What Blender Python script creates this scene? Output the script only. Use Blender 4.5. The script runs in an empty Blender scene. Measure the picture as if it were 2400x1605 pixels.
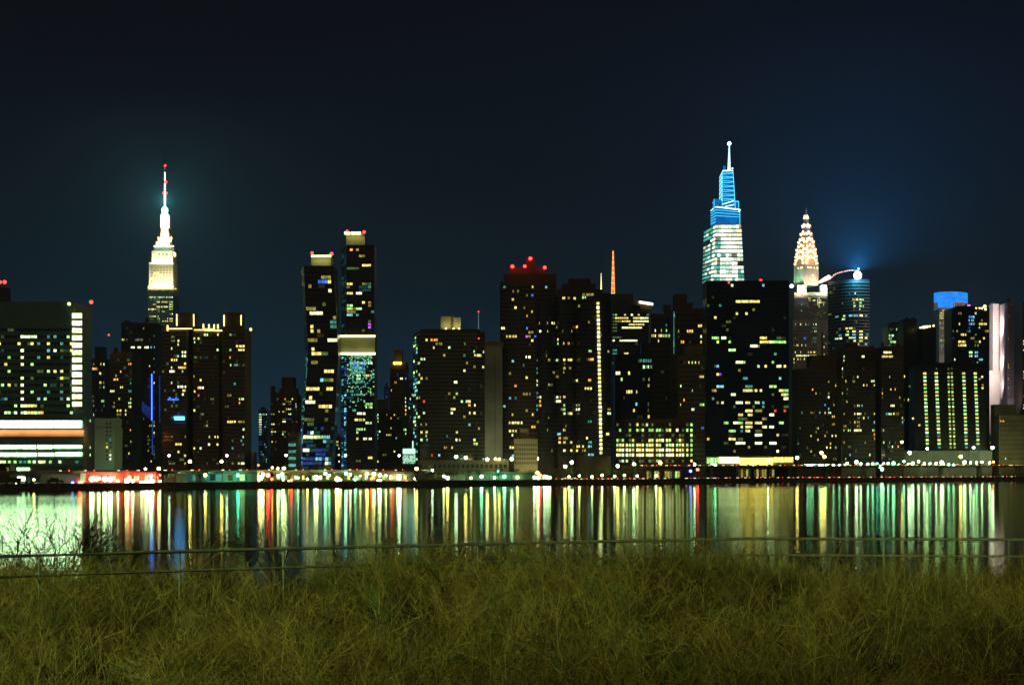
import bpy, math, random, re
import numpy as np
from mathutils import Vector, Matrix
R = random.Random(7)
S = bpy.context.scene
COL = S.collection
F, H0, HC = 3750.0, 1100.0, 10.0        # focal length in photo px, horizon row, eye height above the river (m)

# ---------------------------------------------------------------- camera, world, exposure
cam = bpy.data.objects.new('camera', bpy.data.cameras.new('camera')); COL.objects.link(cam)
cam.location = (0, 0, HC); cam.rotation_euler = (math.pi/2, 0, 0)
cam.data.sensor_width = 36; cam.data.lens = F/2400*36; cam.data.shift_y = (H0-802.5)/2400
cam.data.clip_end = 20000; cam.data.clip_start = .2
S.camera = cam
S.view_settings.view_transform = 'Standard'; S.view_settings.look = 'None'
S.view_settings.exposure = 0; S.view_settings.gamma = 1; S.view_settings.use_curve_mapping = False
S.render.engine = 'CYCLES'
S.cycles.sample_clamp_indirect = 90; S.cycles.sample_clamp_direct = 0
S.cycles.max_bounces = 5; S.cycles.diffuse_bounces = 1; S.cycles.glossy_bounces = 3
S.cycles.volume_bounces = 0; S.cycles.transmission_bounces = 2; S.cycles.caustics_reflective = True
S.cycles.use_denoising = True

W = bpy.data.worlds.new('World'); S.world = W; W.use_nodes = True
wn = W.node_tree; wn.nodes.clear()
wo = wn.nodes.new('ShaderNodeOutputWorld'); wb = wn.nodes.new('ShaderNodeBackground')
tc = wn.nodes.new('ShaderNodeTexCoord'); sx = wn.nodes.new('ShaderNodeSeparateXYZ'); rp = wn.nodes.new('ShaderNodeValToRGB')
wn.links.new(tc.outputs['Generated'], sx.inputs[0]); wn.links.new(sx.outputs['Z'], rp.inputs[0])
wn.links.new(rp.outputs[0], wb.inputs[0]); wn.links.new(wb.outputs[0], wo.inputs[0])
cr = rp.color_ramp
cr.elements[0].position = 0; cr.elements[0].color = (.016, .052, .090, 1)
cr.elements[1].position = .30; cr.elements[1].color = (.0034, .0026, .0044, 1)
for p, c in ((.05, (.0090, .027, .048)), (.11, (.0058, .0125, .0215)), (.18, (.0040, .0056, .0105))):
    e = cr.elements.new(p); e.color = (*c, 1)
wb.inputs[1].default_value = 1.0

sun = bpy.data.objects.new('night_glow', bpy.data.lights.new('night_glow', 'SUN')); COL.objects.link(sun)
sun.data.energy = .14; sun.data.angle = math.radians(20); sun.data.color = (1, .60, .20); sun.rotation_euler = (math.radians(62), 0, math.radians(-12))

# ---------------------------------------------------------------- helpers
def tag(o, label=None, cat=None, group=None, kind=None):
    for k, v in (('label', label), ('category', cat), ('group', group), ('kind', kind)):
        if v: o[k] = v
    return o
def K(D): return D/F
def X(px, D): return (px-1200)*D/F
def Z(py, D): return HC+(H0-py)*D/F
def P(px, py, D): return Vector((X(px, D), D, Z(py, D)))
def empty(name, loc, label=None, cat=None, group=None):
    o = bpy.data.objects.new(name, None); COL.objects.link(o); o.location = loc; o.empty_display_size = 1
    return tag(o, label, cat, group)

class MB:
    def __init__(s): s.v = []; s.f = []; s.m = []
    def quad(s, a, b, c, d, m=0):
        n = len(s.v); s.v += [tuple(a), tuple(b), tuple(c), tuple(d)]; s.f.append((n, n+1, n+2, n+3)); s.m.append(m)
    def hexa(s, p, m=0):     # 8 points: bottom 4 ccw, top 4 ccw
        n = len(s.v); s.v += [tuple(q) for q in p]
        for f in ((3, 2, 1, 0), (4, 5, 6, 7), (0, 1, 5, 4), (1, 2, 6, 5), (2, 3, 7, 6), (3, 0, 4, 7)):
            s.f.append(tuple(n+i for i in f)); s.m.append(m)
    def box(s, x0, x1, y0, y1, z0, z1, m=0):
        s.hexa([(x0, y0, z0), (x1, y0, z0), (x1, y1, z0), (x0, y1, z0), (x0, y0, z1), (x1, y0, z1), (x1, y1, z1), (x0, y1, z1)], m)
    def slab(s, c, du, dv, n, m=0):   # centre, half u, half v, full normal thickness (outward from c)
        a, b, e, f = c-du-dv, c+du-dv, c+du+dv, c-du+dv
        s.hexa([a+n, b+n, b, a, f+n, e+n, e, f], m)
    def tube(s, pts, rad, k=6, m=0, caps=True):
        base = len(s.v); L = len(pts)
        for i, p in enumerate(pts):
            p = Vector(p); d = (Vector(pts[min(i+1, L-1)])-Vector(pts[max(i-1, 0)])).normalized()
            a = d.orthogonal().normalized() if abs(d.z) < .9 else Vector((1, 0, 0)).cross(d).normalized()
            b = d.cross(a).normalized()
            r = rad[i] if hasattr(rad, '__len__') else rad
            for j in range(k):
                t = 2*math.pi*j/k; s.v.append(tuple(p+a*(r*math.cos(t))+b*(r*math.sin(t))))
        for i in range(L-1):
            for j in range(k):
                s.f.append((base+i*k+j, base+i*k+(j+1) % k, base+(i+1)*k+(j+1) % k, base+(i+1)*k+j)); s.m.append(m)
        if caps:
            s.f.append(tuple(base+j for j in range(k))[::-1]); s.m.append(m)
            s.f.append(tuple(base+(L-1)*k+j for j in range(k))); s.m.append(m)
    def ball(s, c, r, n=8, h=5, m=0, sz=1.0):
        base = len(s.v)
        for i in range(h+1):
            t = math.pi*i/h
            for j in range(n):
                q = 2*math.pi*j/n; s.v.append((c[0]+r*math.sin(t)*math.cos(q), c[1]+r*math.sin(t)*math.sin(q), c[2]+r*sz*math.cos(t)))
        for i in range(h):
            for j in range(n):
                s.f.append((base+i*n+j, base+(i+1)*n+j, base+(i+1)*n+(j+1) % n, base+i*n+(j+1) % n)); s.m.append(m)
    def build(s, name, mats, parent=None, org=None, smooth=False, kind=None):
        if not isinstance(mats, (list, tuple)): mats = [mats]
        if org is None: org = parent.location if parent is not None else Vector((0, 0, 0))
        me = bpy.data.meshes.new(name)
        ox, oy, oz = org
        me.from_pydata([(x-ox, y-oy, z-oz) for x, y, z in s.v], [], s.f)
        for mt in mats: me.materials.append(mt)
        if len(mats) > 1: me.polygons.foreach_set('material_index', s.m)
        if smooth: me.polygons.foreach_set('use_smooth', [True]*len(me.polygons))
        o = bpy.data.objects.new(name, me); COL.objects.link(o)
        if parent is not None: o.parent = parent
        else: o.location = org
        return tag(o, kind=kind)

MATS = {}
def mat(name, col, rough=.8, metal=0, var=.25, scale=.15, bump=0, spec=.3, nodes=None):
    if name in MATS: return MATS[name]
    m = bpy.data.materials.new(name); m.use_nodes = True; t = m.node_tree; b = t.nodes['Principled BSDF']
    b.inputs['Roughness'].default_value = rough; b.inputs['Metallic'].default_value = metal
    b.inputs['Specular IOR Level'].default_value = spec
    g = t.nodes.new('ShaderNodeNewGeometry'); n = t.nodes.new('ShaderNodeTexNoise'); n.inputs['Scale'].default_value = scale
    n.inputs['Detail'].default_value = 5
    t.links.new(g.outputs['Position'], n.inputs['Vector'])
    r = t.nodes.new('ShaderNodeValToRGB'); r.color_ramp.elements[0].position = .3; r.color_ramp.elements[1].position = .7
    r.color_ramp.elements[0].color = (*[c*(1-var) for c in col], 1); r.color_ramp.elements[1].color = (*[min(1, c*(1+var)) for c in col], 1)
    t.links.new(n.outputs['Fac'], r.inputs[0]); t.links.new(r.outputs[0], b.inputs['Base Color'])
    if bump:
        bp = t.nodes.new('ShaderNodeBump'); bp.inputs['Strength'].default_value = bump
        t.links.new(n.outputs['Fac'], bp.inputs['Height']); t.links.new(bp.outputs[0], b.inputs['Normal'])
    MATS[name] = m; return m
def emis(name, col, st, vary=0, interior=0, sample=False, size=.6):
    if name in MATS: return MATS[name]
    m = bpy.data.materials.new(name); m.use_nodes = True; t = m.node_tree; t.nodes.clear()
    o = t.nodes.new('ShaderNodeOutputMaterial'); e = t.nodes.new('ShaderNodeEmission')
    e.inputs[0].default_value = (*col, 1); e.inputs[1].default_value = st
    t.links.new(e.outputs[0], o.inputs[0])
    last = None
    if interior:      # furniture, blinds and lamps behind the panes
        g = t.nodes.new('ShaderNodeNewGeometry'); n = t.nodes.new('ShaderNodeTexNoise'); n.inputs['Scale'].default_value = size
        n.inputs['Detail'].default_value = 3; t.links.new(g.outputs['Position'], n.inputs['Vector'])
        mr = t.nodes.new('ShaderNodeMapRange'); mr.inputs['From Min'].default_value = .3; mr.inputs['From Max'].default_value = .7
        mr.inputs['To Min'].default_value = st*(1-interior); mr.inputs['To Max'].default_value = st*(1+interior)
        t.links.new(n.outputs['Fac'], mr.inputs[0]); last = mr.outputs[0]
    if vary:
        oi = t.nodes.new('ShaderNodeObjectInfo'); m2 = t.nodes.new('ShaderNodeMapRange')
        m2.inputs['To Min'].default_value = 1-vary; m2.inputs['To Max'].default_value = 1+vary
        t.links.new(oi.outputs['Random'], m2.inputs[0])
        mu = t.nodes.new('ShaderNodeMath'); mu.operation = 'MULTIPLY'
        if last: t.links.new(last, mu.inputs[0])
        else: mu.inputs[0].default_value = st
        t.links.new(m2.outputs[0], mu.inputs[1]); last = mu.outputs[0]
    if last: t.links.new(last, e.inputs[1])
    m.cycles.emission_sampling = 'AUTO' if sample else 'NONE'
    MATS[name] = m; return m

WIN = {}
for k, c, s in (('Y', (1, .84, .20), 1.5), ('W', (.95, 1, .50), 2.3), ('G', (.46, .95, .26), 1.3), ('T', (.13, .62, .50), .6),
                ('B', (.06, .22, 1), 1.3), ('O', (1, .42, .07), 1.8), ('R', (1, .08, .04), 1.2), ('V', (.5, .12, 1), 1.2),
                ('C', (.25, .75, .85), 1.1), ('y', (.62, .52, .10), .6), ('g', (.26, .42, .11), .34), ('t', (.05, .28, .25), .22),
                ('d', (.30, .26, .08), .10), ('M', (.62, 1, .48), 1.7), ('b', (.05, .15, .8), .35)):
    WIN[k] = emis('window_glow_'+{'Y': 'yellow', 'W': 'white', 'G': 'green', 'T': 'teal', 'B': 'blue', 'O': 'orange', 'R': 'red', 'V': 'violet',
             'C': 'cyan', 'y': 'dim_yellow', 'g': 'dim_green', 't': 'dim_teal', 'd': 'faint', 'M': 'mint', 'b': 'dim_blue'}[k], c, s, .35, .55)
GLASS = mat('dark_window_glass', (.02, .025, .03), .12, 0, .2, .3, spec=.6)
WALL = {k: mat('wall_'+n, c, r, 0, v, .08) for k, n, c, r, v in (
    ('brown', 'brown_brick', (.15, .095, .05), .85, .3), ('dark', 'dark_cladding', (.07, .05, .035), .5, .3),
    ('black', 'black_glass_cladding', (.03, .022, .018), .3, .3), ('grey', 'grey_concrete', (.26, .25, .18), .9, .2),
    ('olive', 'weathered_concrete', (.22, .20, .11), .9, .25), ('beige', 'beige_brick', (.40, .36, .20), .9, .2),
    ('stone', 'pale_limestone', (.52, .49, .40), .85, .12), ('mint', 'pale_painted_render', (.42, .62, .45), .85, .1),
    ('steel', 'stainless_steel', (.5, .48, .42), .35, .1), ('white', 'white_panels', (.7, .66, .62), .7, .1),
    ('slate', 'slate_glass_cladding', (.08, .12, .13), .35, .2), ('red', 'red_glow_tinted_boards', (.5, .07, .04), .7, .2), ('teal', 'haze_tinted_cladding', (.12, .22, .17), .5, .2))}  # red: landing glow put into the wall colour; teal: haze put into it
COPPER = mat('copper_cladding', (.10, .055, .035), .38, .5, .3, .3)

CROP = {'c1': (0, 640, 2.9025), 'c2': (280, 360, 2.903), 'c3': (280, 700, 3.266), 'c4': (560, 500, 2.307), 'c5': (840, 700, 3.2675),
        'd1': (1140, 560, 2.528), 'd2': (1380, 560, 2.53), 'd3': (1600, 300, 3.735), 'd4': (1620, 640, 2.904), 'd5': (1820, 460, 3.017),
        'd6': (1820, 780, 3.92), 'd7': (2060, 660, 3.015), 'p': (0, 0, 1)}
def lights(crop, txt):
    ox, oy, s = CROP[crop]; out = []
    for t in txt.split():
        m = re.match(r'^([-\d.]+),([-\d.]+)(?:,([-\d.]+),([-\d.]+))?([A-Za-z])$', t)
        x, y = float(m[1]), float(m[2]); w = float(m[3] or 0); h = float(m[4] or 0)
        out.append((ox+x/s, oy+y/s, w/s, h/s, m[5]))      # centre x, centre y, width, height
    return out

class Bld:
    def __init__(s, name, label, cat, a, b, D, wall, base=3.0, group=None, dep=None):
        s.D = D; s.wall = wall; s.dep = dep or 26
        s.o = empty(name, Vector((X((a+b)/2, D), D, base)), label, cat, group); s.base = base
        s.body = MB(); s.dark = MB(); s.grid = MB(); s.nlit = 0; s.more = {}
    def front(s, a, b, off=0, dep=None):     # px silhouette -> front-face px, given the visible side wall
        D = s.D+off; dep = dep or s.dep; q = (D+dep)/D
        if b < 1200: b = 1200+(b-1200)*q
        if a > 1200: a = 1200+(a-1200)*q
        return a, b
    def tier(s, a, b, top, bot=None, off=0, dep=None, wall=None, raw=False):
        D = s.D+off; dep = dep or s.dep
        if not raw: a, b = s.front(a, b, off, dep)
        z0 = s.base if bot is None else Z(bot, D)
        mb = s.body if wall is None else MB()
        mb.box(X(a, D), X(b, D), D, D+dep, z0, Z(top, D))
        mb.box(X(a, D)-.15, X(b, D)+.15, D-.15, D+dep+.15, Z(top, D)-.1, Z(top, D)+.9)   # parapet
        if wall is not None: return mb
        return (a, b)
    def quad(s, a, b, top, bot, off=0, a2=None, b2=None):      # a2,b2: bottom px
        D = s.D+off; a2 = a if a2 is None else a2; b2 = b if b2 is None else b2
        return [P(a, top, D), P(b, top, D), P(a2, bot, D), P(b2, bot, D)]
    def facade(s, q, nc, nr, fw=.7, fh=.6, spec=(), rnd=(0, 'y'), piers=.25, bands=.25, bandh=.22, pierw=.2, seed=0, glass=True, hole=None, cell=None):
        TL, TR, BL, BR = q; r = random.Random(seed*7+nc+nr*3)
        n = (BL-TL).cross(TR-TL).normalized()
        if n.dot(Vector((0, 0, HC))-TL) < 0 and abs(n.y) > .05: n = -n
        par = ((TR-TL)-(BR-BL)).length < .4
        def pt(u, v): return (TL*(1-u)+TR*u)*(1-v)+(BL*(1-u)+BR*u)*v
        lit = {}
        for i in range(nc):
            for j in range(nr):
                if r.random() < rnd[0]: 
                    c = r.choice(rnd[1]); lit[i, j] = c
                    if r.random() < .35 and i+1 < nc: lit[i+1, j] = c
        if spec:
            cen = {}
            for i in range(nc):
                for j in range(nr):
                    p = pt((i+.5)/nc, (j+.5)/nr); cen[i, j] = (1200+p.x/p.y*F, H0-(p.z-HC)/p.y*F)
            for (x, y, w, h, c) in spec:
                hit = [ij for ij, (cx, cy) in cen.items() if abs(cx-x) <= w/2 and abs(cy-y) <= h/2]
                if not hit: hit = [min(cen, key=lambda ij: (cen[ij][0]-x)**2+(cen[ij][1]-y)**2)]
                for ij in hit: lit[ij] = c
        shared = {}
        for i in range(nc):
            for j in range(nr):
                if hole and hole(i, j): continue
                u0 = (i+.5-fw/2)/nc; u1 = (i+.5+fw/2)/nc; v0 = (j+.5-fh/2)/nr; v1 = (j+.5+fh/2)/nr
                c = lit.get((i, j))
                a, b, d, e = pt(u0, v1), pt(u1, v1), pt(u1, v0), pt(u0, v0); ce = (a+b+d+e)/4
                pts = [a+n*.12, b+n*.12, b, a, e+n*.12, d+n*.12, d, e]
                if c is None or c == '-':
                    if glass: s.dark.hexa(pts)
                    continue
                s.nlit += 1
                if s.nlit > 290:
                    s.more.setdefault(c, MB()).hexa(pts); continue
                vr = r.choice((0, 0, 0, 1, 2)) if fw < .85 else 0
                wpx = (b-a).length/K(s.D)
                if vr or wpx > 4.2:
                    a_, b_, d_, e_ = a, b, d, e
                    if vr == 1: b_ = a+(b-a)*.62; d_ = e+(d-e)*.62
                    if vr == 2: a_ = a+(b-a)*.38; e_ = e+(d-e)*.38
                    def hx(u0_, u1_):
                        q0, q1 = a_+(b_-a_)*u0_, a_+(b_-a_)*u1_; q3, q2 = e_+(d_-e_)*u0_, e_+(d_-e_)*u1_
                        return [q0+n*.12, q1+n*.12, q1, q0, q3+n*.12, q2+n*.12, q2, q3]
                    hxs = [hx(0, 1)] if wpx <= 4.2 else [hx(0, .46), hx(.54, 1)]
                    if vr: s.dark.hexa(pts) if False else None
                else: hxs = [pts]
                key = (c, vr) if par else None
                if key in shared and key: me = shared[key]
                else:
                    mb = MB(); [mb.hexa(h_) for h_ in hxs]; me = bpy.data.meshes.new('window')
                    me.from_pydata([tuple(Vector(v)-ce) for v in mb.v], [], mb.f); me.materials.append(WIN[c])
                    if key: shared[key] = me
                o = bpy.data.objects.new('window', me); COL.objects.link(o); o.parent = s.o; o.location = ce-s.o.location
        if bands:
            for j in range(nr+1):
                v = j/nr; p0, p1 = pt(0, v), pt(1, v); L = (BL-TL).length/nr*bandh/2; up = Vector((0, 0, L))
                s.grid.hexa([p0-up+n*bands, p1-up+n*bands, p1-up, p0-up, p0+up+n*bands, p1+up+n*bands, p1+up, p0+up])
        if piers:
            for i in range(nc+1):
                u = i/nc; p0, p1 = pt(u, 1), pt(u, 0); w = (TR-TL)/nc*pierw/2; pr = piers+.004
                s.grid.hexa([p0-w+n*pr, p0+w+n*pr, p0+w, p0-w, p1-w+n*pr, p1+w+n*pr, p1+w, p1-w])
        return pt
    def done(s, gridmat=None, wallname='wall'):
        if s.body.v: s.body.build(wallname, s.wall, s.o)
        if s.dark.v: s.dark.build('dark_windows', GLASS, s.o, kind='stuff')
        if s.grid.v: s.grid.build('facade_ribs', gridmat or s.wall, s.o, kind='stuff')
        for c, mb in s.more.items(): mb.build('lit_windows', WIN[c], s.o, kind='stuff')
        return s.o
    def part(s, name, mb, m, kind=None): return mb.build(name, m, s.o, kind=kind)
def pxbox(mb, a, b, top, bot, D, dep, m=0): mb.box(X(a, D), X(b, D), D, D+dep, Z(bot, D), Z(top, D), m)
RED = emis('red_beacon_glow', (1, .03, .02), 9)
WARM = emis('roof_lamp_glow', (1, .85, .30), 5)
def beacon(b, px, py, D, r=1.0, m=None):
    mb = MB(); mb.ball(P(px, py, D-.5), r*K(D)*2.2); mb.build('beacon', m or RED, b.o)
    mb = MB(); p = P(px, py, D); mb.tube([p-Vector((0, 0, 3.0)), p], .15, 5); mb.build('beacon_pole', WALL['dark'], b.o)
def area(parent, loc, rot, sx_, sy_, power, col, name='floodlight'):
    l = bpy.data.lights.new(name, 'AREA'); l.shape = 'RECTANGLE'; l.size = sx_; l.size_y = sy_; l.energy = power; l.color = col
    o = bpy.data.objects.new(name, l); COL.objects.link(o); o.parent = parent
    o.location = Vector(loc)-(parent.location if parent else Vector((0, 0, 0))); o.rotation_euler = rot; return o

# ---------------------------------------------------------------- setting: water, land, river wall
SH = [(-400, 750), (0, 765), (300, 815), (600, 893), (1000, 961), (1200, 1042), (1500, 1103), (1800, 1250), (2100, 1339), (2400, 1442), (2900, 1600)]
def shore(px): return float(np.interp(px, [a for a, _ in SH], [b for _, b in SH]))
def build_water():
    mb = MB(); mb.quad((-3800, 20, 0), (3800, 20, 0), (3800, 4300, 0), (-3800, 4300, 0))
    m = bpy.data.materials.new('river_water'); m.use_nodes = True; t = m.node_tree; t.nodes.clear()
    out = t.nodes.new('ShaderNodeOutputMaterial'); b = t.nodes.new('ShaderNodeBsdfAnisotropic'); b.distribution = 'BECKMANN'; df = t.nodes.new('ShaderNodeBsdfDiffuse')
    mx = t.nodes.new('ShaderNodeMixShader'); fz = t.nodes.new('ShaderNodeFresnel'); fz.inputs[0].default_value = 1.333
    df.inputs[0].default_value = (.01, .016, .01, 1); b.inputs[0].default_value = (.84, 1, .80, 1)
    t.links.new(fz.outputs[0], mx.inputs[0]); t.links.new(df.outputs[0], mx.inputs[1]); t.links.new(b.outputs[0], mx.inputs[2]); t.links.new(mx.outputs[0], out.inputs[0])
    g = t.nodes.new('ShaderNodeNewGeometry'); mp = t.nodes.new('ShaderNodeMapping'); mp.inputs['Scale'].default_value = (.09, 1.3, 1)
    n = t.nodes.new('ShaderNodeTexNoise'); n.inputs['Scale'].default_value = .9; n.inputs['Detail'].default_value = 4
    n2 = t.nodes.new('ShaderNodeTexNoise'); n2.inputs['Scale'].default_value = .012; n2.inputs['Detail'].default_value = 3
    mp2 = t.nodes.new('ShaderNodeMapping'); mp2.inputs['Scale'].default_value = (.25, 1, 1)
    t.links.new(g.outputs['Position'], mp.inputs[0]); t.links.new(mp.outputs[0], n.inputs['Vector'])
    t.links.new(g.outputs['Position'], mp2.inputs[0]); t.links.new(mp2.outputs[0], n2.inputs['Vector'])
    bp = t.nodes.new('ShaderNodeBump'); bp.inputs['Strength'].default_value = .4; bp.inputs['Distance'].default_value = .03
    t.links.new(n.outputs['Fac'], bp.inputs['Height']); t.links.new(bp.outputs[0], b.inputs['Normal'])
    mr = t.nodes.new('ShaderNodeMapRange'); mr.inputs['To Min'].default_value = .085; mr.inputs['To Max'].default_value = .115
    mr.inputs['From Min'].default_value = .35; mr.inputs['From Max'].default_value = .65
    t.links.new(n2.outputs['Fac'], mr.inputs[0]); t.links.new(mr.outputs[0], b.inputs['Roughness'])
    mb.build('river_water', m, kind='structure')
build_water()
def build_land():
    mb = MB(); pts = [(X(px, D), D) for px, D in SH]
    for (x0, y0), (x1, y1) in zip(pts, pts[1:]): mb.quad((x0, y0, 3), (x1, y1, 3), (x1, 4200, 3), (x0, 4200, 3))
    mb.quad((-3500, 4200, 3), (-3500, pts[0][1], 3), (pts[0][0], pts[0][1], 3), (pts[0][0], 4200, 3))
    x, y = pts[-1]; mb.quad((x, 4200, 3), (x, y, 3), (3500, y, 3), (3500, 4200, 3))
    mb.build('city_ground', mat('asphalt', (.05, .05, .045), .9, 0, .3, .05), kind='structure')
    mb = MB()
    for (x0, y0), (x1, y1) in zip(pts, pts[1:]):
        d = Vector((x1-x0, y1-y0, 0)).normalized(); n = Vector((-d.y, d.x, 0))
        p0 = Vector((x0, y0, 0)); p1 = Vector((x1, y1, 0))
        for zz0, zz1, t0, t1 in ((-1, 2.7, -.0, 1.2), (2.7, 3.25, -.35, .9)):
            a, b = p0+n*t0, p1+n*t0; c, e = p1+n*t1, p0+n*t1
            mb.hexa([(*q.xy, zz0) for q in (a, b, c, e)]+[(*q.xy, zz1) for q in (a, b, c, e)])
    mb.build('river_wall', mat('river_wall_concrete', (.20, .18, .11), .9, 0, .4, .3, .3), kind='structure')
build_land()

# ---------------------------------------------------------------- towers, from the left of the photograph
def hospital():
    b = Bld('hospital_block', 'broad dark hospital tower with white stair windows, bright white horizontal bars and red roof beacons', 'building', -90, 214, 930, WALL['teal'], dep=40)
    a0, b0 = b.tier(-90, 214, 711)
    L = lights('c1', '165,445,40,30W 218,445,60,30M 130,493,90,20Y 218,495,60,20Y 163,545,40,20W 325,545,40,20C 378,545,55,25M 60,588,50,20G 163,593,40,20W 325,596,50,20Y 272,592,40,20T '
      '40,640,80,20Y 163,642,40,20W 220,643,40,20G 378,645,55,20Y 425,645,35,20Y 60,688,40,20G 163,692,40,20W 325,690,50,20G 430,692,110,12Y 220,697,40,12g 10,740,20,20G 55,740,50,20Y 163,742,40,20W '
      '305,742,100,20G 163,792,40,20W 218,792,45,20G 320,797,40,10T 50,838,50,20T 163,843,40,20W 270,840,45,20C 318,845,20,10G 163,892,40,20W 105,895,55,12G 215,893,55,20Y 50,940,50,20G 163,942,40,20W '
      '215,941,55,20Y 265,941,45,15G 470,445,30,20G 480,495,50,20Y 595,545,55,20Y 470,843,40,20M 468,890,30,20G 595,598,50,10t 595,650,50,10t 595,690,50,10g 590,748,50,10g 590,800,50,10t 590,850,50,10t '
      '540,942,220,12Y 430,500,40,10T 430,550,20,10g 430,597,20,10t 430,748,20,10g 430,800,20,10T 430,848,30,10T 320,455,12,10T 375,455,12,10T 5,495,20,12Y 8,445,14,10g 320,500,20,10Y 272,500,12,10T 600,942,40,20M '
      '30,990,20,14M 98,990,20,14M 155,988,40,16M 290,988,50,12O')
    q = b.quad(a0, 214-.0, 711+62, 711+62+17.15*14, 0); q = b.quad(a0, b0, 773+9-17.1, 975, 0)
    b.facade(q, 34, 13, .9, .38, L, (.05, 'tg'), seed=1, bandh=.5, pierw=.12)
    # stair column: tall bright panes
    for k in range(13):
        mb = MB(); y = 640+(290+50*k)/2.9025; D = b.D-.6; pxbox(mb, 169, 191.5, y-5.6, y+5.6, D, .5); b.part('stair_window', mb, WIN['W'])
    # podium with canopies and long bars
    bb = b.tier(-90, 196, 978, off=-14, raw=True)
    BAR = emis('long_light_bar_glow', (.70, 1, .60), 22, 0, .1); BAR2 = emis('strip_window_glow', (.62, 1, .55), 8, .2, .5)
    D = b.D-14.4
    for (x0, x1, y0, y1, m) in ((-90, 191, 986, 1001, BAR), (-90, 48, 1043, 1051, BAR2), (50, 84, 1043, 1051, BAR2), (88, 122, 1043, 1051, BAR2), (126, 192, 1043, 1050, BAR2),
                            (-90, 85, 1061, 1069, BAR2), (89, 126, 1061, 1068, BAR2), (129, 192, 1060, 1068, BAR2), (-60, 69, 1096, 1104, BAR2), (-60, 63, 1117, 1127, BAR2)):
        n_ = max(1, int((x1-x0)/11))
        for i_ in range(n_):
            mb = MB(); pxbox(mb, x0+(x1-x0)*(i_+.03)/n_, x0+(x1-x0)*(i_+.97)/n_, y0, y1, D, .35); b.part('strip_window', mb, m)
    mb = MB()
    for y in (983.5, 1003.5, 1022, 1039, 1055, 1073, 1092): pxbox(mb, -90, 196, y, y+2.4, D-1.0, 1.6)
    b.part('canopy_edges', mb, WALL['slate'], 'stuff')
    for x, c in ((5, 'W'), (22, 'G'), (35, 'G'), (48, 'T'), (58, 'T'), (68, 'G'), (80, 'M'), (98, 'W'), (118, 'G'), (140, 'M'), (180, 'T')):
        mb = MB(); w = 8 if c == 'W' else 3; pxbox(mb, x-w, x+w, 1079, 1085, D, .3); b.part('window', mb, WIN[c])
    for y in (983, 1045, 1063):
        mb = MB(); pxbox(mb, 200, 212, y, y+6, b.D-.5, .4); b.part('window', mb, WIN['G'])
    mb = MB(); mb.ball(P(162, 712, b.D), .9); b.part('roof_lamp', mb, WARM)
    beacon(b, 214, 708, b.D+30, 1.9)
    mb = b.tier(-40, 10, 676, 711, off=10, dep=12, wall=1, raw=True); b.part('roof_bulkhead', mb, WALL['dark'])
    beacon(b, 11, 661, b.D+12, 1.9); beacon(b, 1, 661, b.D+12, 1.5)
    mb = MB(); mb.tube([P(11, 712, b.D+12), P(11, 664, b.D+12)], .25); b.part('mast', mb, WALL['dark'])
    b.done()
    area(b.o, P(95, 1010, b.D-16), (math.radians(55), 0, 0), 66, 1, 9000, (1, .22, .08), 'halo_band_light'); area(b.o, P(70, 984, b.D-3), (math.radians(150), 0, 0), 60, 1, 9000, (1, .22, .08), 'halo_band_light')  # added orange-red sources imitating the halo above and below the long bar
hospital()

def simple(name, label, cat, tiers, D, wall, grid=None, crop=None, txt='', nc=10, nr=20, rnd=(.05, 'yYg'), seed=1, fw=.6, fh=.5, ytop=None, ybot=1085, dep=26,
           piers=.25, bands=.25, bandh=.25, pierw=.2, gm=None, glass=True, group=None):
    a, b_ = tiers[0][0], tiers[0][1]
    b = Bld(name, label, cat, a, b_, D, WALL[wall] if isinstance(wall, str) else wall, dep=dep, group=group)
    fa = None
    for t in tiers:
        r = b.tier(*t[:3], *(t[3:4] or ()), off=t[4] if len(t) > 4 else 0, dep=t[5] if len(t) > 5 else None)
        if fa is None: fa = r
    rr = random.Random(seed+500); rp2 = MB(); zt_ = Z(tiers[0][2], D); xa, xb = X(fa[0], D), X(fa[1], D)
    for _ in range(3):
        w_ = (xb-xa)*rr.uniform(.06, .16); x_ = rr.uniform(xa+1, xb-w_-1); h_ = rr.uniform(1.2, 3.6); rp2.box(x_, x_+w_, D+3, D+3+rr.uniform(4, 9), zt_+.05, zt_+h_)
    b.part('roof_plant', rp2, b.wall, 'stuff')
    if rr.random() < .5:
        tk = MB(); x_ = rr.uniform(xa+2, xb-2); c_ = Vector((x_, D+7, zt_+2.2)); tk.tube([c_, c_+Vector((0, 0, 3))], 1.4, 8); tk.tube([c_+Vector((0, 0, 3)), c_+Vector((0, 0, 4))], [1.45, .1], 8)
        for dx_, dy_ in ((-1, -1), (1, -1), (1, 1), (-1, 1)): tk.tube([c_+Vector((dx_*.9, dy_*.9, -2.2)), c_+Vector((dx_*.9, dy_*.9, 0))], .12, 4)
        b.part('water_tank', tk, WALL['brown'])
    y0 = tiers[0][2]+6 if ytop is None else ytop
    sp = lights(crop, txt) if crop else []
    b.facade(b.quad(fa[0]+1, fa[1]-1, y0, ybot), nc, nr, fw, fh, sp, rnd, piers, bands, bandh, pierw, seed, glass)
    return b

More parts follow.
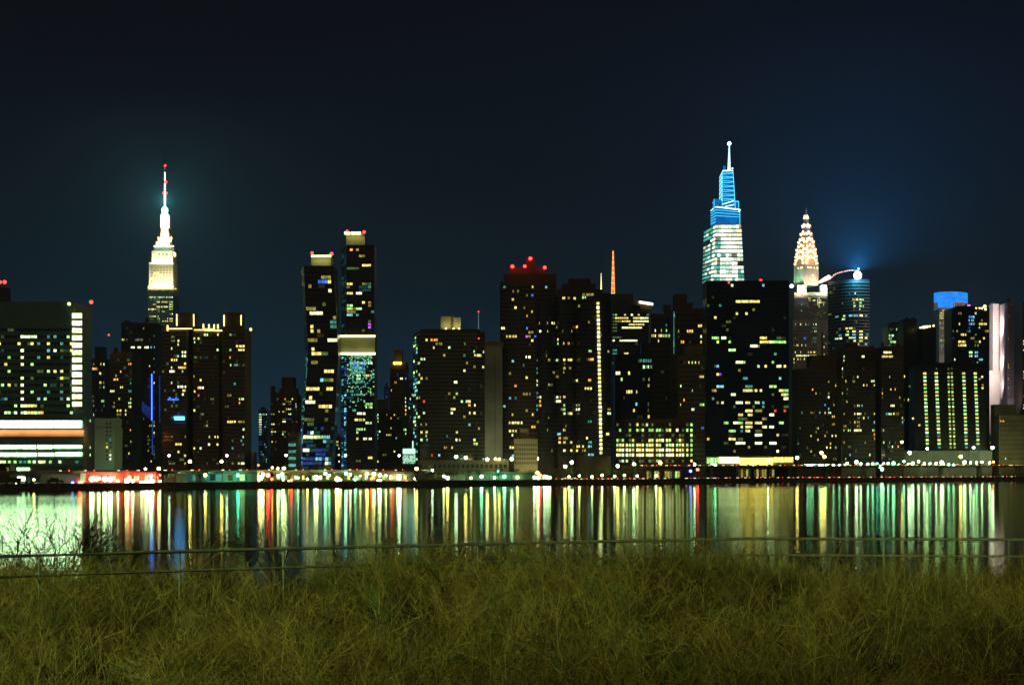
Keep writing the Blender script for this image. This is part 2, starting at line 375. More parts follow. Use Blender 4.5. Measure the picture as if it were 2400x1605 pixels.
# mint slab with two window columns
b = Bld('slab_block', 'pale mint-green blank slab block with two columns of tiny square windows', 'building', 222, 287, 900, WALL['mint'], dep=18)
b.tier(222, 285, 984); b.tier(222, 287, 1007, off=-.4)
for k in range(10):
    for j, px in enumerate((250.5, 258.5)):
        y = 992.5+k*9.2; lit = {(4, 1): 'T', (6, 0): 'Y', (7, 1): 'y', (8, 1): 'W', (9, 1): 'W', (5, 0): 'g'}.get((k, j))
        mb = MB(); pxbox(mb, px-1.6, px+1.6, y-1.9, y+1.9, b.D-.7, .4); b.part('window', mb, WIN[lit] if lit else GLASS)
b.done(); 
area(b.o, P(254, 1120, b.D-22), (math.radians(118), 0, 0), 26, 4, 800, (.55, 1, .6))
mb = MB(); 

simple('distant_block', 'distant dark block behind the mint slab with a bright white vertical sign', 'building', [(215, 262, 842), (222, 250, 815, 842, 2, 14)], 1500, 'dark', None, 'c1',
   '705,510,25,30W 708,550,25,30M 705,585,25,20W 685,628,30,14Y 680,690,14,40Y 680,735,14,20Y 730,770,14,14G 640,590,40,10y 645,648,30,10O 710,862,40,16G 635,850,16,40g 728,915,20,14y 640,975,25,14M 720,740,30,16y', 12, 22, (.06, 'ygt'), 2).done()
beacon(Bld('antenna_mast', 'thin dark antenna mast with a small red light behind the mint slab', 'antenna', 254, 256, 1700, WALL['dark']), 255, 785, 1700, .9)
simple('ridged_tower', 'dark flat-topped tower with a string of white lamps, left of the twin-roofed block', 'building', [(284, 388, 759, None, 0, 40)], 1350, 'dark', None, 'c1',
   '838,450,16,10Y 868,448,10,10g 945,447,12,12B 1015,445,30,10t 1060,440,50,10g 905,505,30,18W 945,505,30,24W 998,505,30,24W 1065,512,34,24W 1025,510,50,10C 1105,512,20,14C 890,545,14,14M 850,550,20,10Y 780,545,12,20y 1105,573,16,14Y '
   '1060,592,20,10T 1060,630,20,12G 1065,670,50,12M 1100,672,40,12M 1065,710,20,10y 1060,755,16,10g 1065,830,20,20y 1065,860,16,10Y 1100,915,30,16Y 1018,635,12,30M 995,712,20,20M 985,760,20,16C 998,790,44,16Y 998,812,44,14W 998,835,44,16Y 990,880,24,14Y', 22, 36, (.03, 'gty'), 3,
   bandh=.3).done()
b = simple('ribbed_tower', 'olive apartment tower with rows of small teal windows, behind the mint slab', 'building', [(257, 330, 833), (262, 322, 829, 833, 3, 14)], 1080, 'olive', None, 'c1',
   '880,617,20,18O 818,660,30,16Y 787,685,24,20M 785,730,30,16O 760,798,36,20W 825,775,20,16Y 815,845,30,14Y 896,890,50,60G 896,915,40,14Y 812,938,26,12Y 855,938,20,14Y 812,962,26,12y 855,962,20,14Y 893,1078,46,14O 903,1150,30,12Y 880,1217,20,12Y '
   '896,760,50,14T 896,808,50,14T 896,710,50,14t 896,660,50,14t 896,845,50,14Y 775,870,30,12y 780,915,20,12y', 13, 27, (.05, 'tgt'), 4, pierw=.3)
b.done()
b = simple('narrow_tower', 'narrow tower with glowing blue vertical edge lines, left of the twin-roofed block', 'building', [(331, 382, 862)], 1180, 'dark', None, 'c1',
   '1100,572,10,14Y 1060,745,12,12Y 1058,1010,14,10y 1100,1035,10,60G 1065,1095,12,12Y 1010,1200,10,20y 1025,1280,10,10Y 1060,1220,30,80g 1100,1100,10,60t', 9, 26, (.05, 'ygt'), 5)
for px, y0, y1, m in ((355.5, 876, 985, 'B'), (374, 880, 990, 'b'), (357, 985, 1065, 'b')):
    mb = MB(); pxbox(mb, px-1, px+1, y0, y1, b.D-1.2, .6); b.part('edge_light', mb, emis('blue_edge_glow', (.03, .12, 1), 6) if m == 'B' else WIN[m])
for k in range(5):
    mb = MB(); mb.slab(P(342, 950+k*5.5, b.D-.6), Vector((2.9, 0, -2.6)), Vector((0, 0, .28)), Vector((0, -.3, 0))); b.part('edge_light', mb, WIN['b'])
b.done()

# ---- tall art deco skyscraper with lit crown
def art_deco():
    D = 2280; b = Bld('art_deco_skyscraper', 'tallest stepped art deco skyscraper with floodlit white crown, rounded mast and dotted antenna', 'skyscraper', 346, 420, D, WALL['stone'], dep=40)
    st = WALL['stone']; CR_ = (1, .35, .12)
    b.tier(346, 420, 672)
    for (a, c, t, bt, off) in ((349, 417, 617, 672, 3), (355.5, 414, 589, 617, 6), (361, 408, 579, 589, 9), (365, 404, 568, 579, 11)):
        mb = b.tier(a, c, t, bt, off=off, dep=40-2*off, wall=1); b.part('setback_tier', mb, st)
    f0 = b.front(346, 420)
    sp = lights('c2', '212,972,24,18M 238,972,20,12G 270,972,28,18M 297,972,22,14M 325,972,26,14M 350,972,24,14M 380,972,22,18W 212,990,10,8T 240,990,14,8T 267,990,14,8T 265,1008,22,10Y 292,1008,24,10Y 320,1008,24,10Y 350,1010,26,12Y 378,1010,14,8G '
        '237,1025,24,12Y 350,1025,24,12Y 375,1025,16,12Y 265,1040,26,14W 295,1040,26,14W 322,1040,26,14W 350,1042,26,16M 377,1045,16,8G 215,1058,44,18W 242,1058,14,10Y 265,1058,18,8y 350,1058,20,8Y 380,1060,16,10G 300,1078,14,10G 350,1092,20,8y 378,1094,18,12W '
        '212,1110,22,8G 237,1110,24,10Y 262,1112,14,8G 270,1125,16,10G 325,1130,20,10Y 352,1128,20,12M 378,1128,14,10Y 295,1145,28,10M 322,1145,24,12Y 350,1145,26,12Y 345,1160,20,8g')
    b.facade(b.quad(f0[0]+1, f0[1]-1, 677, 800), 21, 22, .55, .5, sp, (.04, 'gy'), piers=.5, bands=.12, pierw=.34, seed=6)
    w0 = b.front(349, 417, 3, 34); b.facade(b.quad(w0[0]+3, w0[1]-3, 624, 668, 3), 7, 7, .45, .42, (), (.12, 'W'), piers=.7, bands=.15, pierw=.45, seed=7, bandh=.4)
    mb = MB()
    for px in (373.5, 382, 390.5): pxbox(mb, px-2, px+2, 595, 598, D+5.7, .3); pxbox(mb, px-1.2, px+1.2, 602, 604, D+5.7, .3)
    b.part('crown_windows', mb, GLASS, 'stuff')
    # mast
    cx = 386.3; Dm = D+20
    mb = MB(); prof = ((568, 16.5), (560, 16), (558, 12), (545, 10), (531, 8.2), (500, 7.2), (496, 8.5), (491, 9), (488, 7), (484, 3.5))
    mb.tube([P(cx, y, Dm) for y, r in prof], [r*K(Dm) for y, r in prof], 12); b.part('mast', mb, st)
    for sx_ in (-1, 1):
        mb = MB(); c = cx+sx_*8.6; pxbox(mb, c-1.6, c+1.6, 503, 534, Dm-4, 8); b.part('mast_wing', mb, st)
        mb = MB(); c = cx+sx_*15; pxbox(mb, c-1.2, c+1.2, 555, 566, Dm-6, 3); b.part('mast_wing', mb, st)
    mb = MB(); prof = ((485, 2.4), (455, 2.0), (430, 1.7), (428, 1.1), (404, .9), (403, .5), (388, .3))
    mb.tube([P(cx, y, Dm) for y, r in prof], [r*K(Dm) for y, r in prof], 8); b.part('antenna', mb, WALL['steel'])
    m = emis('antenna_lamp_glow', (1, .92, .82), 3.4)
    for y, w in [(405.5, 1.3), (410.5, 1.4), (415.5, 1.4), (420.5, 1.6), (431.5, 2), (437.5, 2), (443.5, 2), (450, 2.2), (454.5, 2.3), (459, 2.3), (463.5, 2.2), (468, 2.3), (474, 2), (478.5, 2), (483, 2.2)]:
        mb = MB(); pxbox(mb, cx-w, cx+w, y-1.7, y+1.5, Dm-3.4, 1.2); b.part('antenna_lamp', mb, m)
    for x, y in ((387, 388.5), (389.3, 427), (382.8, 452.5), (390.2, 452.5)):
        mb = MB(); mb.ball(P(x, y, Dm-4), 1.55); b.part('beacon', mb, RED)
    core = emis('crown_tube_glow', (1, .95, .75), 3.0)
    mb = MB(); mb.tube([P(cx, 556, Dm-9.5), P(cx, 502, Dm-6.5)], [1.8, 2.6], 8); b.part('mast_window', mb, core)
    for x in (362, 366, 371, 377, 395, 401, 406):
        mb = MB(); mb.ball(P(x, 577, D+7), 1.2); b.part('ledge_lamp', mb, core)
    for i in range(7):
        mb = MB(); x = 351.5+i*9.9; pxbox(mb, x-2.6, x+2.6, 675.5, 678, D-.8, .5); b.part('window', mb, WIN['Y'])
    b.done()
    c = (1, .84, .44)
    rx = math.radians
    area(b.o, P(383, 671.5, D-10), (rx(152), 0, 0), 44, 4, 50000, c)
    area(b.o, P(384, 616, D-1), (rx(155), 0, 0), 36, 3, 27000, c)
    area(b.o, P(385, 577, D+3), (rx(160), 0, 0), 20, 3, 5000, c)
    area(b.o, P(386, 566, D), (rx(150), 0, 0), 16, 3, 22000, c)
    area(b.o, P(412, 600, D+20), (rx(180), rx(-20), 0), 10, 10, 9000, c)
    area(b.o, P(386, 540, D+6), (rx(182), 0, 0), 14, 6, 40000, (1, .45, .15), 'mast_floodlight'); l = bpy.data.lights.new('spire_light', 'POINT'); l.energy = 560000; l.color = (.30, .95, .85); l.shadow_soft_size = 2; o_ = bpy.data.objects.new('spire_light', l); COL.objects.link(o_); o_.parent = b.o; o_.location = P(386, 470, D-14)-b.o.location  # the teal point source is added to make a halo in the haze
    area(b.o, P(386, 560, D+2), (rx(150), 0, 0), 12, 3, 50000, (1, .22, .07), 'red_halation_light')  # added red source imitating the halation beside the mast
art_deco()

# ---- twin-roofed apartment block
def twin_roof():
    D = 1010; b = Bld('apartment_block', 'dark twin-roofed apartment block with lit yellow roof edges and two lamp-edged bulkheads', 'building', 388, 590, D, WALL['brown'], dep=24)
    b.tier(379, 455, 771); m_ = b.tier(452, 524, 774, off=8, dep=16); b.tier(521, 589, 774)
    bx = b.tier(415, 454, 736, 771, off=4, dep=12, wall=1, raw=True); b.part('roof_bulkhead', bx, WALL['dark'])
    bx = b.tier(525, 566, 736, 774, off=4, dep=12, wall=1, raw=True); b.part('roof_bulkhead', bx, WALL['dark'])
    sp = lights('c3', '455,325,22,24Y 405,328,34,16g 405,368,34,14G 450,365,40,16Y 450,430,20,16C 502,427,44,36W 437,460,20,20Y 410,466,40,12Y 540,488,44,12Y 402,513,30,14G 445,520,14,10M 478,522,26,12O 515,522,12,10O 402,546,40,34W 490,565,60,8C '
        '402,644,30,12M 452,640,16,12T 488,682,76,28W 495,712,40,30Y 482,742,16,14M 390,772,46,18B 435,770,36,16B 398,834,50,20Y 458,912,80,22C 458,890,60,10b 405,805,20,10g 405,1042,50,20g 455,1112,50,18Y 530,1045,10,20T 455,1178,50,8Y 515,1187,34,10Y 560,1252,30,10y 400,1250,40,20g')
    f = b.front(379, 455); b.facade(b.quad(f[0]+1, f[1]-1, 776, 1090), 11, 35, .8, .55, sp, (.05, 'tggd'), seed=8, bandh=.28, pierw=.16)
    sp = lights('c3', '577,308,16,20Y 600,308,12,20Y 577,342,24,20M 625,348,20,10t 665,282,26,20M 575,602,16,14y 615,636,40,16Y 618,672,50,26W 598,680,16,14O 575,862,20,16Y 612,730,30,16R 545,705,10,20Y 665,962,24,14y 615,1130,40,20M 575,1130,16,14Y 690,1060,20,14Y '
        '742,1060,40,16Y 690,1126,36,20W 788,1118,12,20Y 795,270,10,14Y 798,400,8,14M 620,445,20,10g')
    f = b.front(452, 524, 8, 16); b.facade(b.quad(f[0]+1, f[1]-1, 780, 1090, 8), 12, 35, .8, .55, sp, (.05, 'gddt'), seed=9, bandh=.28, pierw=.16)
    sp = lights('c3', '848,270,30,14y 905,368,24,14Y 950,368,36,24W 998,370,14,18Y 950,402,36,24W 915,400,14,14Y 1000,402,12,18Y 850,402,34,14G 848,436,30,20O 848,515,30,14G 890,515,34,16T 955,515,20,14g 890,641,18,10T 915,775,18,20Y 945,775,34,16G 920,800,26,24O '
        '840,742,24,14y 865,941,66,26Y 930,938,44,20y 1005,990,8,12M 1018,1048,8,12M 985,1105,20,14T 860,1145,12,16T 865,1075,40,18g 935,1075,20,30T 932,1248,64,26W 985,1248,30,18M 870,1250,20,16g')
    f = b.front(521, 589); b.facade(b.quad(f[0]+1, f[1]-1, 780, 1090), 10, 35, .8, .55, sp, (.04, 'gddt'), seed=10, bandh=.28, pierw=.16)
    E = emis('roof_edge_glow', (1, .80, .22), 3.2, 0, .3)
    for x0, x1, y0, y1, dd in ((392, 450, 769.2, 771.2, -.8), (455, 478, 772, 774, 7), (412.8, 415, 736, 763, 3.2), (452.8, 454.8, 736, 764, 3.2), (523.8, 526, 738, 764, 3.2), (564, 566, 738, 762, 3.2),
                         (478, 502, 770, 775, 7), (475, 478, 759, 770, 7), (488, 491, 760, 770, 7), (500, 503, 760, 770, 7), (509, 512, 760, 770, 7), (502, 522, 773, 776, 7), (391, 394, 762, 775, -.8), (585, 590, 769, 775, 1)):
        mb = MB(); pxbox(mb, x0, x1, y0, y1, D+dd, .6); b.part('roof_light', mb, E)
    mb = MB(); pxbox(mb, 409, 432, 976, 984, D-1.4, .8); b.part('blue_sign', mb, emis('blue_sign_glow', (.04, .32, 1), 9))
    mb = MB(); pxbox(mb, 393, 418, 934, 938, D-1.4, .8); b.part('blue_sign', mb, WIN['B'])
    mb = b.tier(589, 602, 1063, off=5, dep=14, wall=1); b.part('annexe', mb, WALL['olive'])
    b.done()
    area(b.o, P(470, 768, D-2), (math.radians(-60), 0, 0), 30, 1, 300, (1, .8, .3), 'roof_light')
twin_roof()

simple('distant_block', 'far blue-white tower of stacked lights seen down the street gap', 'building', [(606, 634, 962), (610, 622, 956, 962, 2, 8)], 1900, 'slate', None, 'c3',
   '1078,880,22,20W 1078,905,20,60M 1078,950,22,60W 1080,1000,20,40M 1078,1045,16,20C 1095,860,20,20C 1130,868,40,14M 1145,868,14,12W 1105,885,12,12C 1130,940,8,60T 1078,1100,20,30b 1125,1235,20,10Y', 9, 20, (.12, 'Cbt'), 12).done()
simple('stepped_tower', 'dark stepped brick tower with a square top, between the street gap and the bent tower', 'building', [(634, 706, 926), (660, 694, 886, 926, 3, 20), (634, 645, 907, 926, 3, 10), (655, 700, 912, 926, 1.5, 18)], 1450, 'brown', None, 'c4',
   '243,1027,14,12Y 270,1057,26,12Y 275,1086,20,16M 245,1120,24,14W 293,982,26,14Y 245,980,12,10O 220,1072,12,12Y 235,1075,8,8O 190,1137,16,10Y 165,1137,14,10G 190,1178,24,20Y 160,1178,12,14Y 240,1193,16,12M 137,1235,10,8Y 330,1028,14,10Y 335,1043,12,14C 265,1110,30,10b 330,1060,10,10y', 14, 26, (.05, 'yg'), 13).done()
b = simple('street_block', 'small grey block with stacked teal bar windows left of the bent tower', 'building', [(676, 707, 1016)], 1050, 'grey', None, 'c4', '', 6, 5, (0, 'g'), 14, .5, .5)
for k in range(4):
    mb = MB(); y = 500+(1250+37*k)/2.307; pxbox(mb, 676, 693, y-3.2, y+3.2, b.D-.8, .5); b.part('window', mb, WIN['T'])
b.done()

# ---- bent copper towers
def bent_tower():
    D = 1080; ks = 2.307
    b = Bld('bent_tower', 'slender dark tower that bends at mid-height, lit box crown with two red beacons', 'skyscraper', 710, 790, D, COPPER, dep=20)
    def c(x, y): return 560+x/ks, 500+y/ks
    rows = [(285, 352, 512, 337), (770, 375, 537, 362), (1150, 350, 516, 336), (1385, 341, 497, 331)]    # y, front left, front right, rear left (crop px)
    for k in range(3):
        (y0, l0, r0, s0), (y1, l1, r1, s1) = rows[k], rows[k+1]
        T = [P(*c(l0, y0), D), P(*c(r0, y0), D), P(*c(s0, y0+18), D)*1.0]; Bq = [P(*c(l1, y1), D), P(*c(r1, y1), D), P(*c(s1, y1), D)]
        dd = Vector((0, 20, 0))
        tl = T[2].copy(); bl = Bq[2].copy(); tl.z = T[0].z; bl.z = Bq[0].z
        q = (D+20)/D
        tl = Vector((tl.x*q, D+20, tl.z)); bl = Vector((bl.x*q, D+20, bl.z))
        b.body.hexa([Bq[0], Bq[1], Bq[1]+dd, bl, T[0], T[1], T[1]+dd, tl])
        nr = [20, 16, 10][k]
        sp = lights('c4', ['470,350,70,20y 455,378,44,24B 490,378,34,20Y 380,405,30,16y 490,430,46,22W 457,486,28,20g 390,510,40,18y 395,540,42,24W 432,540,32,22W 508,595,30,14T 508,615,34,16T 395,622,28,18Y 395,648,24,14Y 440,655,28,26d 505,693,42,24W 400,690,34,20y 400,722,26,18Y 415,750,56,20Y 470,752,30,14g',
             '412,803,46,20y 500,857,46,24Y 468,858,10,14Y 455,912,36,24C 495,905,44,16y 495,940,32,20Y 400,940,60,18Y 385,992,26,24Y 392,1020,50,20W 442,1046,36,20Y 490,1046,38,20Y 470,1078,14,16y 475,1125,30,20g 385,1125,50,30g 470,905,40,10g',
             '388,1207,70,24W 438,1207,26,24G 482,1207,36,20C 365,1287,30,20W 470,1338,34,20W 375,1240,60,30t 400,1270,30,40t 440,1305,40,20b 440,1340,30,20b 375,1340,60,40b 400,1180,20,20M 480,1250,20,20t 440,1280,50,10b'][k])
        b.facade([T[0], T[1], Bq[0], Bq[1]], 9, nr, .86, .72, sp, ([.02, .04, .22][k], ['yd', 'ydt', 'tbtC'][k]), .1, .1, .16, .1, 15+k)
        cols = ['t', 'Tt', 'Cb'][k]
        b.facade([tl, T[0], bl, Bq[0]], 2, nr*2, .7, .7, (), ([.25, .6, .8][k], cols), .1, .1, .2, .1, 25+k)
    x0, y0 = c(390, 232); x1, y1 = c(498, 287)
    mb = MB(); pxbox(mb, x0, x1, y0, y1, D+3, 14); b.part('crown', mb, WALL['beige'])
    mb = MB(); pxbox(mb, x0, x1, y0-2.6, y0+1.2, D+2, .9); b.part('crown_light', mb, emis('crown_strip_glow', (.95, 1, .45), 3.4))
    area(b.o, P((x0+x1)/2, y0+1, D+.5), (math.radians(-20), 0, 0), 13, 1, 900, (.9, 1, .4), 'crown_light')
    beacon(b, 731.5, 593, D+3, 1.5); beacon(b, 777, 595, D+3, 1.8)
    b.done()
bent_tower()
def tall_pair():
    D = 1100; ks = 2.307
    b = Bld('two_part_tower', 'tallest of the slender pair, two dark stacked blocks with a glowing olive band between', 'skyscraper', 795, 878, D, COPPER, dep=20)
    def c(x, y): return 560+x/ks, 500+y/ks
    def seg(y0, y1, l, r, sl, mb=None):
        p = [P(*c(l, y1), D), P(*c(r, y1), D)]; t = [P(*c(l, y0), D), P(*c(r, y0), D)]; q = (D+20)/D
        s1 = P(*c(sl, y1), D); s0 = P(*c(sl, y0), D); s1 = Vector((s1.x*q, D+20, p[0].z)); s0 = Vector((s0.x*q, D+20, t[0].z))
        dd = Vector((0, 20, 0)); (mb or b.body).hexa([p[0], p[1], p[1]+dd, s1, t[0], t[1], t[1]+dd, s0])
        return [t[0], t[1], p[0], p[1]], [s0, t[0], s1, p[0]]
    q, sd = seg(172, 658, 583, 731, 555)
    sp = lights('c4', '606,205,30,14O 634,205,18,16y 683,277,26,24Y 710,277,22,24Y 618,300,60,20g 603,380,26,18Y 682,380,20,24y 700,380,30,16g 605,430,30,20Y 648,430,28,26W 680,405,60,20t 706,405,20,16T 672,478,26,22Y 708,478,26,22y 605,508,28,24G 648,508,18,16G 605,530,30,14y 605,553,36,20C '
        '640,553,30,18T 715,536,12,12T 708,585,24,20g 708,608,28,26V 672,635,22,22g 710,505,24,20y 628,530,14,30y')
    b.facade(q, 9, 29, .86, .72, sp, (.02, 'yd'), .1, .1, .16, .1, 31)
    b.facade(sd, 2, 50, .7, .7, (), (.3, 't'), .1, .1, .2, .1, 32)
    mbb = MB(); qb, _ = seg(664, 760, 540, 735, 540, mbb); b.part('glowing_band', mbb, WALL['olive'])
    G = emis('crown_strip_glow', (.95, 1, .45), 3.4)
    for y0, y1, m in ((658, 668, G), (752, 764, G)):
        mb = MB(); x0, t0 = c(537, y0); x1, t1 = c(737, y1); pxbox(mb, x0, x1, t0, t1, D-1.3, 1.1); b.part('band_light', mb, m)
    x0, _ = c(540, 0); x1, _ = c(735, 0)
    area(b.o, P((x0+x1)/2, 500+760/ks, D-3), (math.radians(160), 0, 0), 23, 1, 800, (.8, .9, .35), 'band_light')
    area(b.o, P((x0+x1)/2, 500+670/ks, D-3), (math.radians(-20), 0, 0), 23, 1, 500, (.8, .9, .35), 'band_light')
    q, sd = seg(766, 1380, 583, 735, 553)
    sp = lights('c4', '650,885,30,20M 705,883,34,20Y 640,780,70,20C 710,807,30,20M 650,810,100,20C 600,840,30,20T 650,850,80,20T 640,910,70,14T 600,960,40,14T 705,1040,40,22G 660,1085,44,20W 655,1112,56,22Y 660,1165,50,20G 705,1138,34,16G 640,1190,14,14G 642,1216,20,16Y 700,1216,56,20W 685,1140,20,10M 712,1318,20,14Y 650,1335,30,12g 640,985,60,20T 600,1000,40,20t 620,1060,24,14T 600,1015,20,12T 720,980,20,12T 640,830,60,14B')
    b.facade(q, 12, 36, .82, .72, sp, (0, 'y'), .1, .1, .16, .1, 33)
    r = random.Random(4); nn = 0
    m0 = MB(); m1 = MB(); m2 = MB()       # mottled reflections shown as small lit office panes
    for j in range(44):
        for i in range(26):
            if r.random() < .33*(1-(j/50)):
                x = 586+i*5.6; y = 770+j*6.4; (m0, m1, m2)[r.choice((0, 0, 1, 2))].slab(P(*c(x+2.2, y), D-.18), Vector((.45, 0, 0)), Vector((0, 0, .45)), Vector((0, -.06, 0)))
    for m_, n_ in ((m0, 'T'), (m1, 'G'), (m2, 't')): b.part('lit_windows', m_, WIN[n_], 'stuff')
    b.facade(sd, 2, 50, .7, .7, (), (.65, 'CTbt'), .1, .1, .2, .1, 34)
    x0, y0 = c(580, 108); x1, y1 = c(680, 174)
    mb = MB(); pxbox(mb, x0, x1, y0, y1, D+3, 14); b.part('crown', mb, WALL['beige'])
    for u0, u1 in ((570, 601), (608, 630), (634, 658)):
        mb = MB(); xa, ya = c(u0, 100); xb, yb = c(u1, 114); pxbox(mb, xa, xb, ya, yb, D+2, .9); b.part('crown_light', mb, G)
    area(b.o, P((x0+x1)/2, y0+1, D+.5), (math.radians(-20), 0, 0), 13, 1, 700, (.9, 1, .4), 'crown_light')
    beacon(b, 813.5, 541, D+3, 1.1); beacon(b, 853.5, 544, D+3, 1.6)
    b.done()
tall_pair()
simple('street_block', 'low brown block squeezed between the bent tower and its taller neighbour', 'building', [(778, 806, 1025)], 1160, 'brown', None, 'c4',
   '555,1270,20,24M 555,1308,20,22W 555,1342,20,18W 528,1083,12,12Y 535,1170,10,10O', 6, 7, (.05, 'y'), 16, .8, .5).done()

# ---- small towers right of the pair
simple('brick_block', 'brown brick apartment block left of the billboards with a few warm windows', 'building', [(878, 946, 962), (878, 908, 939, 962, 2, 14)], 1250, 'brown', None, 'c5',
   '250,915,20,18O 252,980,24,20Y 222,1052,12,12Y 237,1052,10,12Y 254,1052,10,10y 287,1075,16,16C 273,1165,18,16Y 145,880,14,16M 145,910,12,80G 145,1040,12,60T 165,1012,10,14M 148,1262,20,10Y 270,815,18,16Y', 14, 15, (.04, 'yd'), 17).done()
b = simple('cupola_tower', 'slim tower with a row of three golden lamps below its small square top', 'building', [(914, 958, 858), (917, 955, 851, 858, 1.5, 16), (924, 944, 822, 851, 4, 10)], 1500, 'brown', None, 'c5',
   '335,603,24,20W 370,605,16,18B 305,580,16,12b 318,600,10,30b 310,600,14,12b 395,772,20,14M 395,795,24,18W 390,818,24,18M 385,860,20,18W 372,838,12,14O 370,884,16,14O 372,995,12,10G 345,1010,8,40G 372,1040,12,12G 245,697,10,12Y', 10, 24, (.03, 'yd'), 18)
for px in (925, 931, 938):
    mb = MB(); mb.ball(P(px, 851, b.D-1), 1.5); b.part('gold_lamp', mb, emis('gold_lamp_glow', (1, .75, .08), 4))
b.done()
simple('distant_block', 'sliver of distant bluish tower left of the cupola tower', 'building', [(900, 914, 908)], 1900, 'slate', None, 'c5', '210,700,16,30b 215,740,20,40b 232,760,10,60b 242,690,8,16Y 240,650,6,30b', 5, 16, (.1, 'b'), 19).done()
simple('distant_block', 'sliver of distant bluish tower between the cupola tower and banded tower', 'building', [(957, 974, 893)], 1900, 'slate', None, 'c5', '400,650,10,60b 395,785,20,30W 388,820,20,20M 410,720,30,10C 430,680,10,60T 400,900,10,30T', 5, 18, (.12, 'tb'), 20).done()

def billboard():
    D = 1020; b = empty('billboard', P(958, 1088, D), 'glowing mint billboard pair on posts at the foot of the banded tower', 'billboard')
    m1 = emis('billboard_glow', (.62, 1, .78), 1.3, 0, .15)
    mb = MB(); pxbox(mb, 944, 973, 1051, 1063.5, D, .8); mb.build('screen', m1, b)
    m2 = bpy.data.materials.new('billboard_picture'); m2.use_nodes = True; t = m2.node_tree; t.nodes.clear()
    o = t.nodes.new('ShaderNodeOutputMaterial'); e = t.nodes.new('ShaderNodeEmission'); g = t.nodes.new('ShaderNodeNewGeometry'); v = t.nodes.new('ShaderNodeTexNoise')
    v.inputs['Scale'].default_value = .8; r = t.nodes.new('ShaderNodeValToRGB'); r.color_ramp.elements[0].position = .42; r.color_ramp.elements[1].position = .55
    r.color_ramp.elements[0].color = (.05, .22, .12, 1); r.color_ramp.elements[1].color = (.6, 1, .72, 1)
    t.links.new(g.outputs['Position'], v.inputs['Vector']); t.links.new(v.outputs['Fac'], r.inputs[0]); t.links.new(r.outputs[0], e.inputs[0]); t.links.new(e.outputs[0], o.inputs[0])
    m2.cycles.emission_sampling = 'NONE'
    mb = MB(); pxbox(mb, 944, 973, 1065.5, 1086, D, .8); mb.build('picture_screen', m2, b)
    mb = MB(); pxbox(mb, 966, 969, 1033, 1051, D, .8); mb.build('side_sign', m1, b)
    for px in (949, 968):
        mb = MB(); mb.tube([Vector((X(px, D), D+1.4, 3)), Vector((X(px, D), D+1.4, Z(1052, D)))], .3); mb.build('post', WALL['dark'], b)
billboard()

